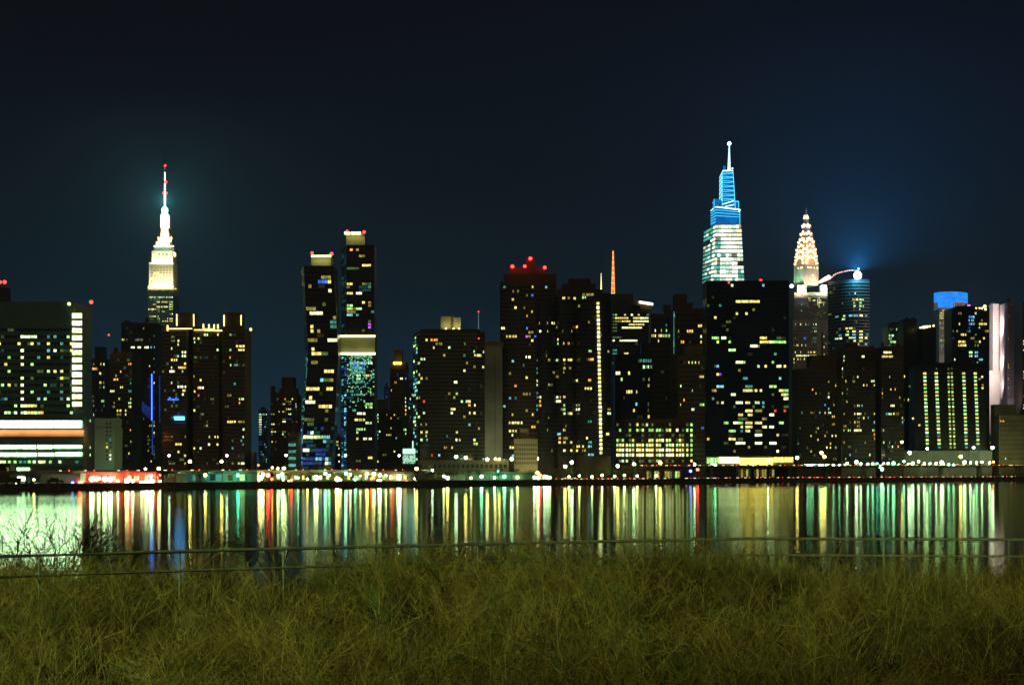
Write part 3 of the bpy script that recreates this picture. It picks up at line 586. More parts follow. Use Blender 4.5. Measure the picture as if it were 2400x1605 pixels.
# ---- banded tower with lit rooftop box
def banded():
    D = 1090; b = Bld('banded_tower', 'broad dark tower with thin pale floor bands and a floodlit rooftop box', 'building', 978, 1137, D, WALL['dark'], dep=24)
    # chamfered plan
    top = Z(776, D); k = K(D)
    def col(px, dd): return Vector((X(px, D)*(D+dd)/D, D+dd, 0))
    plan = [(969, 26), (979, 4), (985, 0), (1115, 0), (1135, 4), (1137, 26)]
    pts = [col(*p) for p in plan]; n = len(b.body.v)
    for z in (3.0, top):
        for p in pts: b.body.v.append((p.x, p.y, z))
    m = len(pts)
    for i in range(m): b.body.f.append((n+i, n+(i+1) % m, n+m+(i+1) % m, n+m+i)); b.body.m.append(0)
    b.body.f.append(tuple(n+m+i for i in range(m))); b.body.m.append(0)
    mb = MB(); pxbox(mb, 985, 1124, 771, 777, D+2, 18); b.part('roof_slab', mb, WALL['dark'])
    sp = lights('c5', '515,310,14,14Y 575,312,50,14O 610,345,60,12y 580,377,12,10Y 702,383,16,20M 808,332,14,14y 510,470,24,20M 465,470,20,20M 652,445,14,12y 810,432,16,14T 840,493,16,18y 930,442,40,20Y 947,418,24,20G 817,553,26,24Y 905,533,16,20y 947,535,30,16y 466,600,18,20Y 516,598,12,18y 740,643,28,22W '
       '748,738,20,18G 725,768,16,18y 702,735,10,14y 795,772,18,14M 823,778,18,12M 842,778,20,24Y 842,812,18,16O 880,806,18,16Y 680,762,16,20t 708,832,14,16Y 725,832,12,16Y 706,864,22,20M 888,873,16,18Y 856,870,8,14Y 817,905,18,12y 512,888,22,18M 845,967,16,20C 466,957,16,14y 516,953,14,16y 466,1020,22,20Y 518,1018,10,16Y 518,1047,16,16Y 751,1024,24,22Y '
       '468,1085,24,22M 518,1083,12,18C 747,1086,22,22W 777,1088,16,20Y 910,1090,14,16Y 917,1122,26,16Y 682,1055,20,14T 710,1150,16,20Y 568,1187,12,10O 623,1184,16,12C 570,1190,14,10R 505,800,10,14R 850,710,20,14d')
    nr = 33
    b.facade([Vector((pts[2].x, pts[2].y, Z(783, D))), Vector((pts[3].x, pts[3].y, Z(783, D))), Vector((pts[2].x, pts[2].y, Z(1080, D))), Vector((pts[3].x, pts[3].y, Z(1080, D)))], 22, nr, .8, .6, sp, (.01, 'yd'), .12, .55, .2, .12, 41)
    def side(i, j, nc, rn, sd, spp=()):
        b.facade([Vector((pts[i].x, pts[i].y, Z(783, D))), Vector((pts[j].x, pts[j].y, Z(783, D))), Vector((pts[i].x, pts[i].y, Z(1080, D))), Vector((pts[j].x, pts[j].y, Z(1080, D)))], nc, nr, .8, .6, spp, rn, .12, .55, .2, .12, sd)
    side(3, 4, 4, (.05, 'yd'), 42, lights('c5', '930,442,50,20Y 950,418,24,20G 950,535,26,16Y 912,1120,30,14G')); side(1, 2, 1, (.2, 'yG'), 43); side(0, 1, 3, (.55, 'TMtGC'), 44)
    b.done(WALL['olive'])
    mb = MB(); pxbox(mb, 1033, 1057, 741, 773, D+6, 10); pxbox(mb, 1063, 1080, 744, 773, D+6, 10); pxbox(mb, 1057, 1063, 740, 773, D+8, 7); b.part('rooftop_box', mb, WALL['beige'])
    for px, pw in ((1045, 400), (1063, 160), (1076, 420)):
        mb = MB(); mb.ball(P(px, 771, D+2.6), .7); b.part('rooftop_lamp', mb, WARM)
        area(b.o, P(px, 769.5, D+2.6), (math.radians(155), 0, 0), 2, 1, pw, (.95, .95, .5), 'rooftop_lamp')
    b = Bld('podium', 'low grey podium with square garage openings below the banded tower', 'building', 979, 1192, D-14, WALL['grey'], dep=14)
    a0, b0 = b.tier(979, 1192, 1081); b.facade(b.quad(a0+2, b0-2, 1086, 1098), 19, 1, .6, .7, (), (0, 'y'), .3, .3, .3, .3, 45); b.done()
    b = Bld('antenna_mast', 'thin blue-white lit antenna mast right behind the banded tower', 'antenna', 1121, 1122, 1600, WALL['white'])
    mb = MB(); mb.tube([P(1121.5, 1080, 1600), P(1121.5, 790, 1600), P(1121.5, 732, 1600)], [1.2, .7, .35], 6); b.part('mast', mb, emis('mast_glow', (.35, .5, .6), .35))
    beacon(b, 1121.5, 730.5, 1600, .7); beacon(b, 1122, 793, 1085, .7)
banded()
b = Bld('blank_slab', 'plain blank grey concrete slab tower between the banded tower and beacon-topped tower', 'building', 1137, 1176, 1150, WALL['grey'], dep=20)
b.tier(1134, 1178, 812); b.tier(1132, 1180, 803, 812, off=1, dep=16)
b.dark.box(X(1160, 1150), X(1161, 1150), 1149.6, 1150, Z(1060, 1150), Z(830, 1150)); b.done()
area(b.o, P(1150, 1078, 1118), (math.radians(125), 0, 0), 20, 2, 5200, (.95, 1, .6), 'yard_floodlight')

# ---- beacon-topped tower
def beacon_tower():
    D = 1170; b = Bld('beacon_topped_tower', 'tall brown stepped tower carrying four round red beacons on its roof', 'building', 1172, 1262, D, WALL['brown'], dep=24)
    b.tier(1172, 1304, 663); b.tier(1181, 1304, 645, 663, off=1.5, dep=20); b.tier(1195, 1277, 629, 645, off=3, dep=16); b.tier(1233, 1253, 607, 629, off=5, dep=8)
    sp = lights('d1', '265,297,36,18Y 162,350,20,18Y 160,298,30,10y 243,345,14,10y 273,342,20,10O 222,415,34,16y 180,416,8,10Y 245,448,20,18O 272,443,26,16Y 355,252,40,10C 237,517,12,10B 150,582,64,12Y 240,582,12,30V 287,580,10,40B 265,610,50,14Y 268,548,34,12y 247,697,26,22W 150,730,18,12C 228,755,24,12T 148,795,10,10y '
        '170,858,14,12O 232,922,34,14y 145,942,20,12C 172,942,14,12T 155,1028,70,16Y 232,1005,34,14y 168,1090,80,14Y 204,1090,20,16W 280,1028,24,16Y 282,1112,26,18O 155,1134,56,12Y 150,1172,46,20W 145,1240,34,14Y 97,530,20,14W 95,948,16,12Y 97,990,20,14C 95,885,16,10y 110,275,16,10T 190,300,20,10y 280,327,10,10B 240,820,8,8Y 152,1275,16,14C')
    a0, b0 = b.front(1172, 1304)
    b.facade(b.quad(a0+.5, b0-1, 668, 1082), 20, 43, .72, .55, sp, (.015, 'ydt'), .35, .3, .22, .25, 51)
    for x, y, r in ((1201, 624.5, 1.9), (1230, 624, 1.7), (1243, 606, 1.9), (1277, 627, 1.8)): beacon(b, x, y, D+1, r)
    b.done()
beacon_tower()
def lobed():
    D = 1150; b = Bld('round_cornered_tower', 'dark round-cornered banded tower with one unbroken column of lit yellow windows', 'building', 1258, 1432, D, WALL['dark'], dep=24)
    # half-round lobes joined side by side
    def lobe(a, c, top, off, sp, sd, bulge=9, rn=(.012, 'yd')):
        N = 9; pts = []
        for i in range(N+1):
            t = -1+2*i/N; px = (a+c)/2+t*(c-a)/2; pts.append(Vector((X(px, D), D+off-bulge*math.sqrt(max(0, 1-t*t))*.8, 0)))
        mb = b.body; n = len(mb.v); pl = pts+[Vector((pts[-1].x, D+26, 0)), Vector((pts[0].x, D+26, 0))]
        for z in (3.0, Z(top, D)):
            for p in pl: mb.v.append((p.x, p.y, z))
        m = len(pl)
        for i in range(m): mb.f.append((n+i, n+(i+1) % m, n+m+(i+1) % m, n+m+i)); mb.m.append(0)
        mb.f.append(tuple(n+m+i for i in range(m))); mb.m.append(0)
        nr = int(round((1070-(top+6))/9.65))
        for i in range(N):
            p, q_ = pts[i], pts[i+1]; z0, z1 = Z(1070-nr*9.65, D), Z(1070, D)
            ss = [s for s in sp if X(s[0], D) >= p.x-.3 and X(s[0], D) < q_.x+.3]
            b.facade([Vector((p.x, p.y, z0)), Vector((q_.x, q_.y, z0)), Vector((p.x, p.y, z1)), Vector((q_.x, q_.y, z1))], 2, nr, .8, .55, ss, rn, .1, .4, .2, .08, sd+i)
    A = lights('d1', '318,558,30,24W 362,557,24,20Y 360,487,32,12y 317,488,20,10y 395,487,12,10Y 302,730,10,16T 302,760,10,16T 300,800,10,16T 302,840,10,16M 300,870,10,16M 302,905,10,16T 302,935,10,16T 302,985,10,16T 302,1010,10,16T 322,967,28,18O 320,943,24,14Y 322,990,20,12O 358,675,34,14d 370,868,20,16y 385,860,10,10g 345,1315,90,14g 402,487,14,10Y')
    lobe(1258, 1306, 706, 6, A, 60, 6)
    Bq = lights('d1', '457,350,24,18Y 492,350,26,16y 522,347,16,16Y 398,723,12,14Y 424,722,24,16M 460,722,30,16Y 497,722,30,16Y 460,772,36,16Y 495,772,16,12y 425,820,20,14y 425,628,24,14G 460,627,34,16Y 488,622,14,16O 400,918,16,12B 425,940,28,20W 462,940,30,16O 428,965,24,18W 400,967,10,10Y 465,988,26,16G 460,1012,26,14G 462,1038,32,16M 497,1038,26,14Y '
        '465,1133,30,14Y 430,1160,20,12C 432,1182,28,18O 468,1182,26,12y 432,1208,26,16Y 466,1208,20,20Y 498,1208,22,14Y 465,1257,34,22W 500,1257,28,12Y 425,605,20,10Y')
    lobe(1304, 1352, 690, 4, Bq, 70, 5, (.02, 'yd'))
    Cq = lights('d1', '527,478,34,24W 488,480,14,12g 515,408,16,14M 545,408,20,8y 530,527,30,12O 610,658,36,14G 530,842,28,18Y 612,833,16,12O 625,712,24,20O 610,705,30,12y 600,882,60,14Y 535,985,28,14y 535,1010,28,16M 615,950,40,14d 620,1078,26,12T 595,1177,20,12Y 620,1204,34,10T 620,1232,34,14C 622,1278,34,14C 540,1232,34,16Y 570,1232,18,14Y 535,1257,20,12Y 575,1256,20,12y 575,310,10,10G 720,1028,40,20M 720,1003,30,20y 715,1150,20,16Y')
    lobe(1350, 1432, 688, 1, Cq, 80, 8)
    for a_, c_, t_, bt in ((1333, 1384, 653, 690), (1318, 1396, 665, 690), (1306, 1412, 678, 692), (1390, 1430, 686, 690)):
        mb = MB(); pxbox(mb, a_, c_, t_, bt, D+6+(t_-653)*-.1, 14); b.part('roof_bulkhead', mb, WALL['dark'])
    for i, (x, w) in enumerate(((576, 9), (598, 9), (612, 9), (628, 9))):
        mb = MB(); xx = 1140+x/2.528; pxbox(mb, xx-2.6, xx+2.6, 687.5, 693, D-7, .6); b.part('window', mb, WIN['y'])
    for k in range(37):     # lit stair column
        y = 560+(387+24.4*k)/2.528; px = 1140+(656+k*.5)/2.528+1
        mb = MB(); mb.box(X(px-3.1, D), X(px+3.1, D), D-6.4, D-5.9, Z(y+3.1, D), Z(y-3.1, D)); b.part('stair_window', mb, WIN['W' if k % 3 else 'Y'])
        mb = MB(); mb.box(X(px-3.9, D), X(px+3.9, D), D-6.2, D-4.0, Z(y+5.2, D), Z(y+3.6, D)); b.part('stair_sill', mb, WALL['beige'])
    b.done(WALL['dark'])
lobed()
b = simple('beige_block', 'small beige windowed block lit by street lamps in front of the beacon-topped tower', 'building', [(1205, 1260, 1031), (1219, 1239, 1007, 1031, 4, 8)], 1085, 'beige', None, 'd1', '', 10, 5, (0, 'y'), 52, .5, .5, ybot=1090)
b.done()
area(b.o, P(1232, 1095, 1066), (math.radians(125), 0, 0), 14, 1, 1500, (1, .95, .55), 'street_floodlight')

# ---- far spires
b = Bld('orange_spire', 'glowing orange lattice spire rising behind the round-cornered tower', 'spire', 1432, 1442, 2600, WALL['steel'])
b.tier(1420, 1456, 691)
mb = MB()
OR = emis('orange_spire_glow', (1, .22, .03), 3); OY = emis('orange_spire_core', (1, .45, .12), 3.2)
for sgn in (-1, 1):
    for dd in (0, 4):
        mb.tube([P(1437+sgn*3.6, 691, 2600+dd), P(1437+sgn*.5, 588, 2600+dd)], .55, 4)
b.part('spire_frame', mb, OR)
for k in range(17):
    y = 687-k*6; w = 3.4*(1-k/19)+.5; mb = MB(); pxbox(mb, 1437-w, 1437+w, y-1.3, y+1.3, 2597, 2); b.part('spire_light', mb, OY if k % 2 == 0 else OR)
for k in range(8):
    y = 684-k*12; w = 3.2*(1-k/9)
    for sgn in (-1, 1):
        mb = MB(); mb.tube([P(1437-sgn*w, y, 2599), P(1437+sgn*w*.9, y-12, 2599)], .4, 4); b.part('brace', mb, OR)
b.done()
b = Bld('thin_spire', 'short thin spire with a dotted line of yellow lamps, left of the orange spire', 'spire', 1404, 1413, 2500, WALL['steel'])
mb = MB(); mb.tube([P(1409, 800, 2500), P(1409, 680, 2500), P(1409, 640, 2500)], [1.6, 1.0, .3], 6); b.part('mast', mb, WALL['steel'])
for k in range(9):
    mb = MB(); pxbox(mb, 1409-.5-.12*k, 1409+.5+.12*k, 641+k*4.4, 643+k*4.4, 2498, 1); b.part('spire_light', mb, WARM)
b.done()

# ---- mid distance offices
b = simple('office_tower', 'glass office tower with several fully lit floors and a bright bar on its roof', 'building', [(1431, 1522, 728), (1431, 1484, 690, 728, 3, 16), (1455, 1500, 706, 728, 2, 14), (1478, 1528, 716, 728, 2, 14)], 1650, 'dark', None, 'd2',
   '215,442,60,14Y 255,440,50,18W 300,440,40,12Y 195,463,70,14Y 285,463,50,16Y 330,463,50,18W 205,487,90,12Y 310,487,90,24W 170,490,40,10y 280,510,90,12Y 245,532,110,18W 290,532,60,14W 150,512,40,30g 200,596,50,16W 250,596,70,18W 165,585,50,10g 145,607,20,16W 150,670,24,50T 155,730,44,24C 140,455,20,14T 150,540,40,20g 140,480,20,30g '
   '218,680,24,24Y 225,750,24,14Y 240,705,20,10G 360,410,10,40T 365,440,10,14T 155,400,20,10G', 16, 26, (.03, 'tg'), 61, .9, .5, ybot=930)
mb = MB(); mb.slab(P(1514, 710.5, b.D-1), Vector((7.2, 0, -1.1)), Vector((0, 0, 1.2)), Vector((0, -1, 0))); b.part('roof_light_bar', mb, emis('roof_bar_glow', (1, .95, .6), 4))
b.done()
simple('dark_office', 'plain dark office tower right of the bright-floored office tower', 'building', [(1520, 1576, 738), (1552, 1573, 716, 738, 3, 14)], 1500, 'dark', None, 'd2',
   '390,557,24,20W 430,557,26,14G 460,557,20,12G 385,577,24,12Y 435,577,60,12Y 465,577,30,12G 415,598,14,12Y 435,537,16,10G 465,520,14,10T 460,540,10,10G', 13, 28, (.004, 'd'), 62).done()
simple('dark_block', 'black mid-rise block with slanting teal windows behind the low office block', 'building', [(1437, 1530, 832), (1500, 1530, 806, 832, 2, 16)], 1330, 'black', None, 'd2',
   '172,803,26,22W 235,797,20,20Y 200,850,36,30G 232,902,20,16Y 258,915,12,12Y 280,890,20,10Y 283,993,16,8C 262,1033,10,12Y 355,980,28,14g 355,1037,14,8Y 325,720,40,50T 350,740,50,40T 355,770,24,14Y 325,775,30,14M 362,850,20,14y 355,875,16,14y 345,650,20,30T 325,650,16,30T 330,690,14,30T', 15, 17, (.02, 'gd'), 63, .7, .5).done()
b = simple('edge_lit_tower', 'brown tower with a thin dotted mint light line down its left edge', 'building', [(1570, 1652, 726), (1577, 1610, 692, 726, 3, 16), (1577, 1624, 712, 726, 2, 18)], 1350, 'brown', None, 'd2',
   '585,547,22,20O 607,550,16,14Y 540,552,10,14y 648,514,12,16Y 666,514,12,18Y 665,578,18,18M 542,622,12,10Y 565,625,30,8O 560,695,16,10Y 488,395,10,14C 668,600,8,12Y', 14, 28, (.015, 'yd'), 64)
for k in range(20):
    mb = MB(); y = 732+k*5.0; pxbox(mb, 1578.5, 1580.5, y-1.7, y+1.7, b.D-1, .5); b.part('edge_light', mb, WIN['T'])
b.done()
simple('gridded_tower', 'pale olive concrete tower with a fine window grid left of the black slab tower', 'building', [(1581, 1652, 838), (1601, 1648, 812, 838, 3, 18)], 1260, 'olive', None, 'd2',
   '595,703,16,16Y 635,707,16,10Y 655,707,16,12Y 545,865,10,14M 563,945,18,18O 547,983,10,12Y 618,1003,20,14M 672,986,28,14G 670,812,24,12Y 672,750,24,20t 612,700,14,12G 672,1127,36,8V 675,1118,20,8B 610,905,8,10G', 16, 22, (.01, 'd'), 65).done()

# ---- low office block with lit rows
def low_office():
    D = 1190; b = Bld('low_office_block', 'low wide office block with eight rows of small square lit windows', 'building', 1439, 1626, D, WALL['brown'], dep=30)
    a0, b0 = b.tier(1439, 1626, 984); b.tier(1580, 1616, 974, 984, off=4, dep=10)
    ys = [1100, 1133, 1163, 1193, 1221, 1250, 1280, 1316]; r = random.Random(3)
    cols = [170, 186, 202, 226, 244, 262, 288, 303, 320, 345, 361, 377, 405, 421, 438, 464, 481, 498, 524, 541, 558, 584, 609]
    pr = [.35, .7, .4, .75, .97, 1, 1, .55]; bank = ['g', 'gG', 'gt', 'GgY', 'GY', 'WWY', 'WYG', 'gGT']
    fix = {(6, 0): 'Y', (9, 0): 'G', (8, 0): 'g', (16, 1): 'Y', (15, 1): 'G', (18, 1): 'W', (0, 3): 'G', (5, 3): 'Y', (14, 3): 'W', (13, 3): 'Y'}
    for j, y in enumerate(ys):
        for i, x in enumerate(cols):
            px = 1380+x/2.53; py = 560+y/2.53
            c = fix.get((i, j)) or (r.choice(bank[j]) if r.random() < pr[j] else None)
            if i == 22: c = 'G' if j < 7 else 'Y'
            mb = MB(); pxbox(mb, px-2.4, px+2.4, py-3.3, py+3.3, D-.25, .25)
            mb.build('window', WIN[c] if c else GLASS, b.o)
            b.nlit += 1
    for j in range(9): b.grid.box(X(a0, D), X(b0, D), D-.5, D, Z(560+(ys[0]-17+30.2*j)/2.53+1.2, D), Z(560+(ys[0]-17+30.2*j)/2.53-.8, D))
    for x in (0, 214, 275, 332, 391, 451, 511, 571, 597): 
        px = 1380+(x or 160)/2.53; b.grid.box(X(px-1.4, D), X(px+1.4, D), D-.504, D, Z(1084, D), Z(988, D))
    b.done()
low_office()

# ---- black slab tower with lit lobby
def black_slab():
    D = 1300; b = Bld('black_slab_tower', 'broad black glass slab tower with scattered lit flats and glowing lobby at its foot', 'building', 1647, 1849, D, WALL['black'], dep=26)
    a0, b0 = b.tier(1647, 1849, 660)
    sp = lights('d4', '283,95,24,16M 492,96,26,12C 200,233,12,8T 345,198,70,18Y 410,198,60,18Y 452,198,28,20Y 430,260,48,16y 315,289,54,24Y 375,289,52,22Y 165,316,48,12Y 248,374,24,16g 168,433,44,16G 216,434,34,26W 175,461,50,12Y 268,460,54,16G 495,433,52,26Y 603,434,34,14g 505,463,64,18Y 556,463,34,18W 600,463,90,18G 640,463,14,18M '
        '425,491,34,26W 456,491,16,14y 275,520,50,30M 568,552,18,12T 325,615,56,24W 368,616,24,16G 552,617,44,16G 600,643,28,20W 635,645,40,12Y 325,650,48,6y 460,645,40,12G 500,645,44,16Y 370,719,22,10T 180,643,14,12C 175,675,10,10Y 195,695,10,8V 600,726,14,8C 190,778,48,24C 158,792,26,10O 388,776,50,14T 560,780,56,20G 385,806,54,24Y 440,805,40,12Y 482,806,20,10Y '
        '608,803,36,12Y 640,803,30,14G 550,832,30,12g 286,835,36,22M 632,832,24,14Y 658,832,20,12G 646,860,46,22W 144,860,8,8T 332,884,50,24W 385,886,44,16Y 450,886,28,16M 488,886,18,16T 214,885,16,16Y 188,885,10,8y 430,910,10,14g 492,912,24,10T 648,913,30,10g 390,938,54,20Y 455,940,44,14y 335,964,24,12Y 405,968,30,10Y 550,962,42,22W 500,990,36,10y 370,992,40,14g 335,990,20,10g '
        '235,1018,32,14G 300,1022,24,16W 342,1018,32,16G 388,1020,48,16Y 455,1016,50,18Y 612,1016,32,16G 340,1046,24,16Y 390,1046,52,22Y 492,1040,32,16Y 510,1046,16,16M 555,1046,34,16M 284,1073,54,18G 340,1074,20,12T 385,1072,30,14Y 460,1070,60,10g 458,1098,50,22W 590,1095,22,14Y 640,1098,40,8d 280,1124,40,16Y 340,1124,30,12g 338,1148,60,24W 458,1148,44,26W 555,1148,44,26W 235,1150,24,20g 292,1202,26,14y 586,1200,14,14W '
        '400,1176,10,10y 500,1176,60,8g 108,1142,10,8O 140,800,8,8y 630,930,20,8R 575,948,10,8R')
    b.facade(b.quad(a0+1, b0-1, 664, 664+9.47*42), 34, 42, .9, .62, sp, (.012, 'dg'), .14, .12, .14, .08, 91)
    b.done()
    for (x0, x1, y0, y1, n, m) in ((108, 188, 1255, 1293, 9, WIN['G']), (190, 328, 1250, 1293, 10, emis('lobby_glow_white', (.86, 1, .48), 3, .15, .3)), (331, 558, 1258, 1310, 15, emis('lobby_glow_amber', (1, .70, .11), 3.6, .15, .4)), (560, 695, 1251, 1287, 12, WIN['Y'])):
        for k in range(n):
            u0 = x0+(x1-x0)*k/n; u1 = x0+(x1-x0)*(k+.86)/n
            mb = MB(); pxbox(mb, 1620+u0/2.904, 1620+u1/2.904, 640+y0/2.904, 640+y1/2.904, D-2, .5); b.part('lobby_pane', mb, m)
    mb = MB(); pxbox(mb, 1655, 1861, 1066.5, 1070, D-5, 5); pxbox(mb, 1655, 1861, 1092, 1096, D-5, 5); b.part('lobby_canopy', mb, WALL['dark'])
    mb = MB(); pxbox(mb, 1655, 1861, 1070, 1092, D-1.2, 1.1); b.part('lobby_wall', mb, WALL['beige'])
    beacon(b, 1708.5, 662, D-1, 1.0); beacon(b, 1783, 658.5, D+2, 1.8); beacon(b, 1722, 661, D+5, .8, emis('amber_beacon_glow', (1, .3, .03), 4))
black_slab()

# ---- glass supertall with blue crown
def supertall():
    D = 2000; k = K(D); b = Bld('glass_supertall', 'tapering glass supertall with brightly lit floors, stepped electric-blue crown and white spire', 'skyscraper', 1648, 1745, D, WALL['slate'], dep=30)
    ks = 3.735
    def c(x, y): return 1600+x/ks, 300+y/ks
    def pt(x, y, dd=0):
        px, py = c(x, y); return Vector((X(px, D)*(D+dd)/D, D+dd, Z(py, D)))
    DD = 30
    # body
    TL, TR, BL, BR = pt(293, 845), pt(512, 845), pt(268, 1345), pt(540, 1345)
    sTL, sBL = pt(188, 868, DD), pt(172, 1352, DD); sTL.z = TL.z-4; sBL.z = BL.z
    dwn = Z(1060, D)-BL.z
    def low(p): return Vector((p.x, p.y, BL.z-60))
    b.body.hexa([BL, BR, pt(520, 1345, DD), sBL, TL, TR, pt(492, 845, DD), sTL])
    b.body.hexa([low(BL), low(BR), low(pt(520, 1345, DD)), low(sBL), BL, BR, pt(520, 1345, DD), sBL])
    rows = 14; cw = ['YWYMg', 'MWWGY', 'WWYYY', 'gWWMM', 'TMWWM', 'TMWWM', 'MWWWW', 'TTMgG', 'gWWMW', 'gGMWd', 'TMMWM', 'TWMWT', 'MWWWT', 'TMWWM']
    r = random.Random(11)
    def pane(q, u0, u1, v0, v1, m, name='window'):
        TL_, TR_, BL_, BR_ = q
        def f(u, v): return (TL_*(1-u)+TR_*u)*(1-v)+(BL_*(1-u)+BR_*u)*v
        n = (BL_-TL_).cross(TR_-TL_).normalized(); n = n if n.y < 0 else -n
        mb = MB(); a_, b_, d_, e_ = f(u0, v1), f(u1, v1), f(u1, v0), f(u0, v0)
        mb.hexa([a_+n*.5, b_+n*.5, b_, a_, e_+n*.5, d_+n*.5, d_, e_]); return mb.build(name, m, b.o)
    FL = {'W': emis('floor_glow_white', (1, .97, .78), 2.6, .3, .3), 'M': emis('floor_glow_mint', (.72, 1, .78), 1.5, .35, .4), 'T': emis('floor_glow_teal', (.15, .75, .62), .75, .35, .4),
          'Y': emis('floor_glow_yellow', (1, .95, .5), 1.6, .3, .3), 'g': emis('floor_glow_green', (.4, .6, .35), .5, .35, .4), 'd': emis('floor_glow_dark', (.1, .05, .03), .3)}
    FL['G'] = FL['M']
    q = [TL, TR, BL, BR]
    for j in range(rows):
        n = 10
        for i in range(n):
            s = cw[j][min(4, int(i/n*5))]; s = s if r.random() < .75 else r.choice('WMTY')
            pane(q, (i+.05)/n, (i+.95)/n, (j+.16)/rows, (j+.88)/rows, FL[s])
    q2 = [sTL, TL, sBL, BL]
    for j in range(rows):
        for i in range(5):
            s = 'd' if j in (3, ) and i < 3 else r.choice('TTTMG'.replace('G', 'g') if i < 4 else 'WWM')
            pane(q2, (i+.06)/5, (i+.94)/5, (j+.22)/rows, (j+.8)/rows, FL[s])
    # crown pieces
    BF = emis('blue_crown_glass', (.008, .27, .90), .60, 0, .35, size=.12); BL_ = emis('blue_line_glow', (.08, .72, 1), 2.3); BW = emis('pale_line_glow', (.6, .95, 1), 3.2)
    def block(xl, xr, sl, yt, yb, dd=0, name='crown_block', xl2=None, xr2=None, yt2=None):
        a_, c_ = pt(xl2 or xl, yb, dd), pt(xr2 or xr, yb, dd); t0, t1 = pt(xl, yt, dd), pt(xr, yt2 or yt, dd)
        bl, br = pt(sl+(0 if xl2 is None else -3), yb, dd+18), pt((xr2 or xr)-8, yb, dd+18); bl.z = a_.z; br.z = a_.z
        tl, tr = pt(sl, yt, dd+18), pt(xr-8, yt2 or yt, dd+18); tl.z = t0.z-2; tr.z = t1.z
        mb = MB(); mb.hexa([a_, c_, br, bl, t0, t1, tr, tl]); mb.build(name, BF, b.o); return (t0, t1, a_, c_), (tl, t0, bl, a_)
    def line(p0, p1, rr, m, name='light_line'):
        mb = MB(); n = Vector((0, -.5, 0)); mb.tube([p0+n, p1+n], rr, 5); mb.build(name, m, b.o)
    f, s = block(290, 500, 246, 690, 845, 1, yt2=715)
    line(f[0], f[1], .8, BW); line(s[0], s[1], .5, BW)
    for j in range(1, 6):
        v = j/6; u0 = f[0].lerp(f[2], v); u1 = f[1].lerp(f[3], v); line(u0, u1, .3, BL_ if j < 4 else MATS['blue_crown_glass']); line(s[0].lerp(s[2], v), u0, .35, BL_)
    line(pt(490, 735, 0), pt(505, 715, 0), .7, BW); line(f[1], f[3], .35, BL_)
    f, s = block(275, 345, 262, 618, 700, 3, yt2=625); line(s[0], f[1], .6, BW); line(f[0], f[2], .3, BL_)
    f, s = block(450, 490, 448, 640, 712, 3); line(f[0], f[1], .5, BL_); line(f[1], f[3], .35, BL_)
    f, s = block(348, 440, 322, 372, 700, 2, xl2=345, xr2=460)
    line(f[0], f[1], .6, BW); line(f[1], f[3], .4, BL_); line(f[0], f[2], .3, BL_)
    for j in range(14):
        v = (j+.6)/17; u0 = f[0].lerp(f[2], v); u1 = f[1].lerp(f[3], v); dz = Vector((0, 0, 1.0 if j % 2 else -1.0)); line(u0, u1+dz, .3, BL_)
        line(s[0].lerp(s[2], v)+Vector((0, 0, -2.5)), u0, .32, BL_ if j % 2 else BW)
    line(pt(350, 668, 0), pt(448, 640, 0), .6, BW); line(pt(370, 690, 0), pt(448, 672, 0), .6, BW)
    mb = MB(); mb.tube([pt(406, 378, 6), pt(408, 140, 6)], [2.1, .6], 8); b.part('spire', mb, emis('spire_glow', (.62, .93, 1), 2.2))
    mb = MB(); mb.ball(pt(408, 132, 4), 2.3); b.part('spire_light', mb, emis('spire_lamp_glow', (.95, 1, 1), 8))
    mb = MB(); mb.ball(pt(435, 355, 0), 1.2); b.part('crown_lamp', mb, BW)
    mb = MB(); mb.slab(pt(365, 350, 4), Vector((1.5, 0, 0)), Vector((0, 0, 3)), Vector((0, -1, 0))); b.part('crown_fin', mb, BF)
    mb = MB(); mb.slab(pt(500, 860, -.5), Vector((1.4, 0, 0)), Vector((0, 0, 1.6)), Vector((0, -.5, 0))); b.part('window', mb, WIN['O'])
    b.done()
supertall()

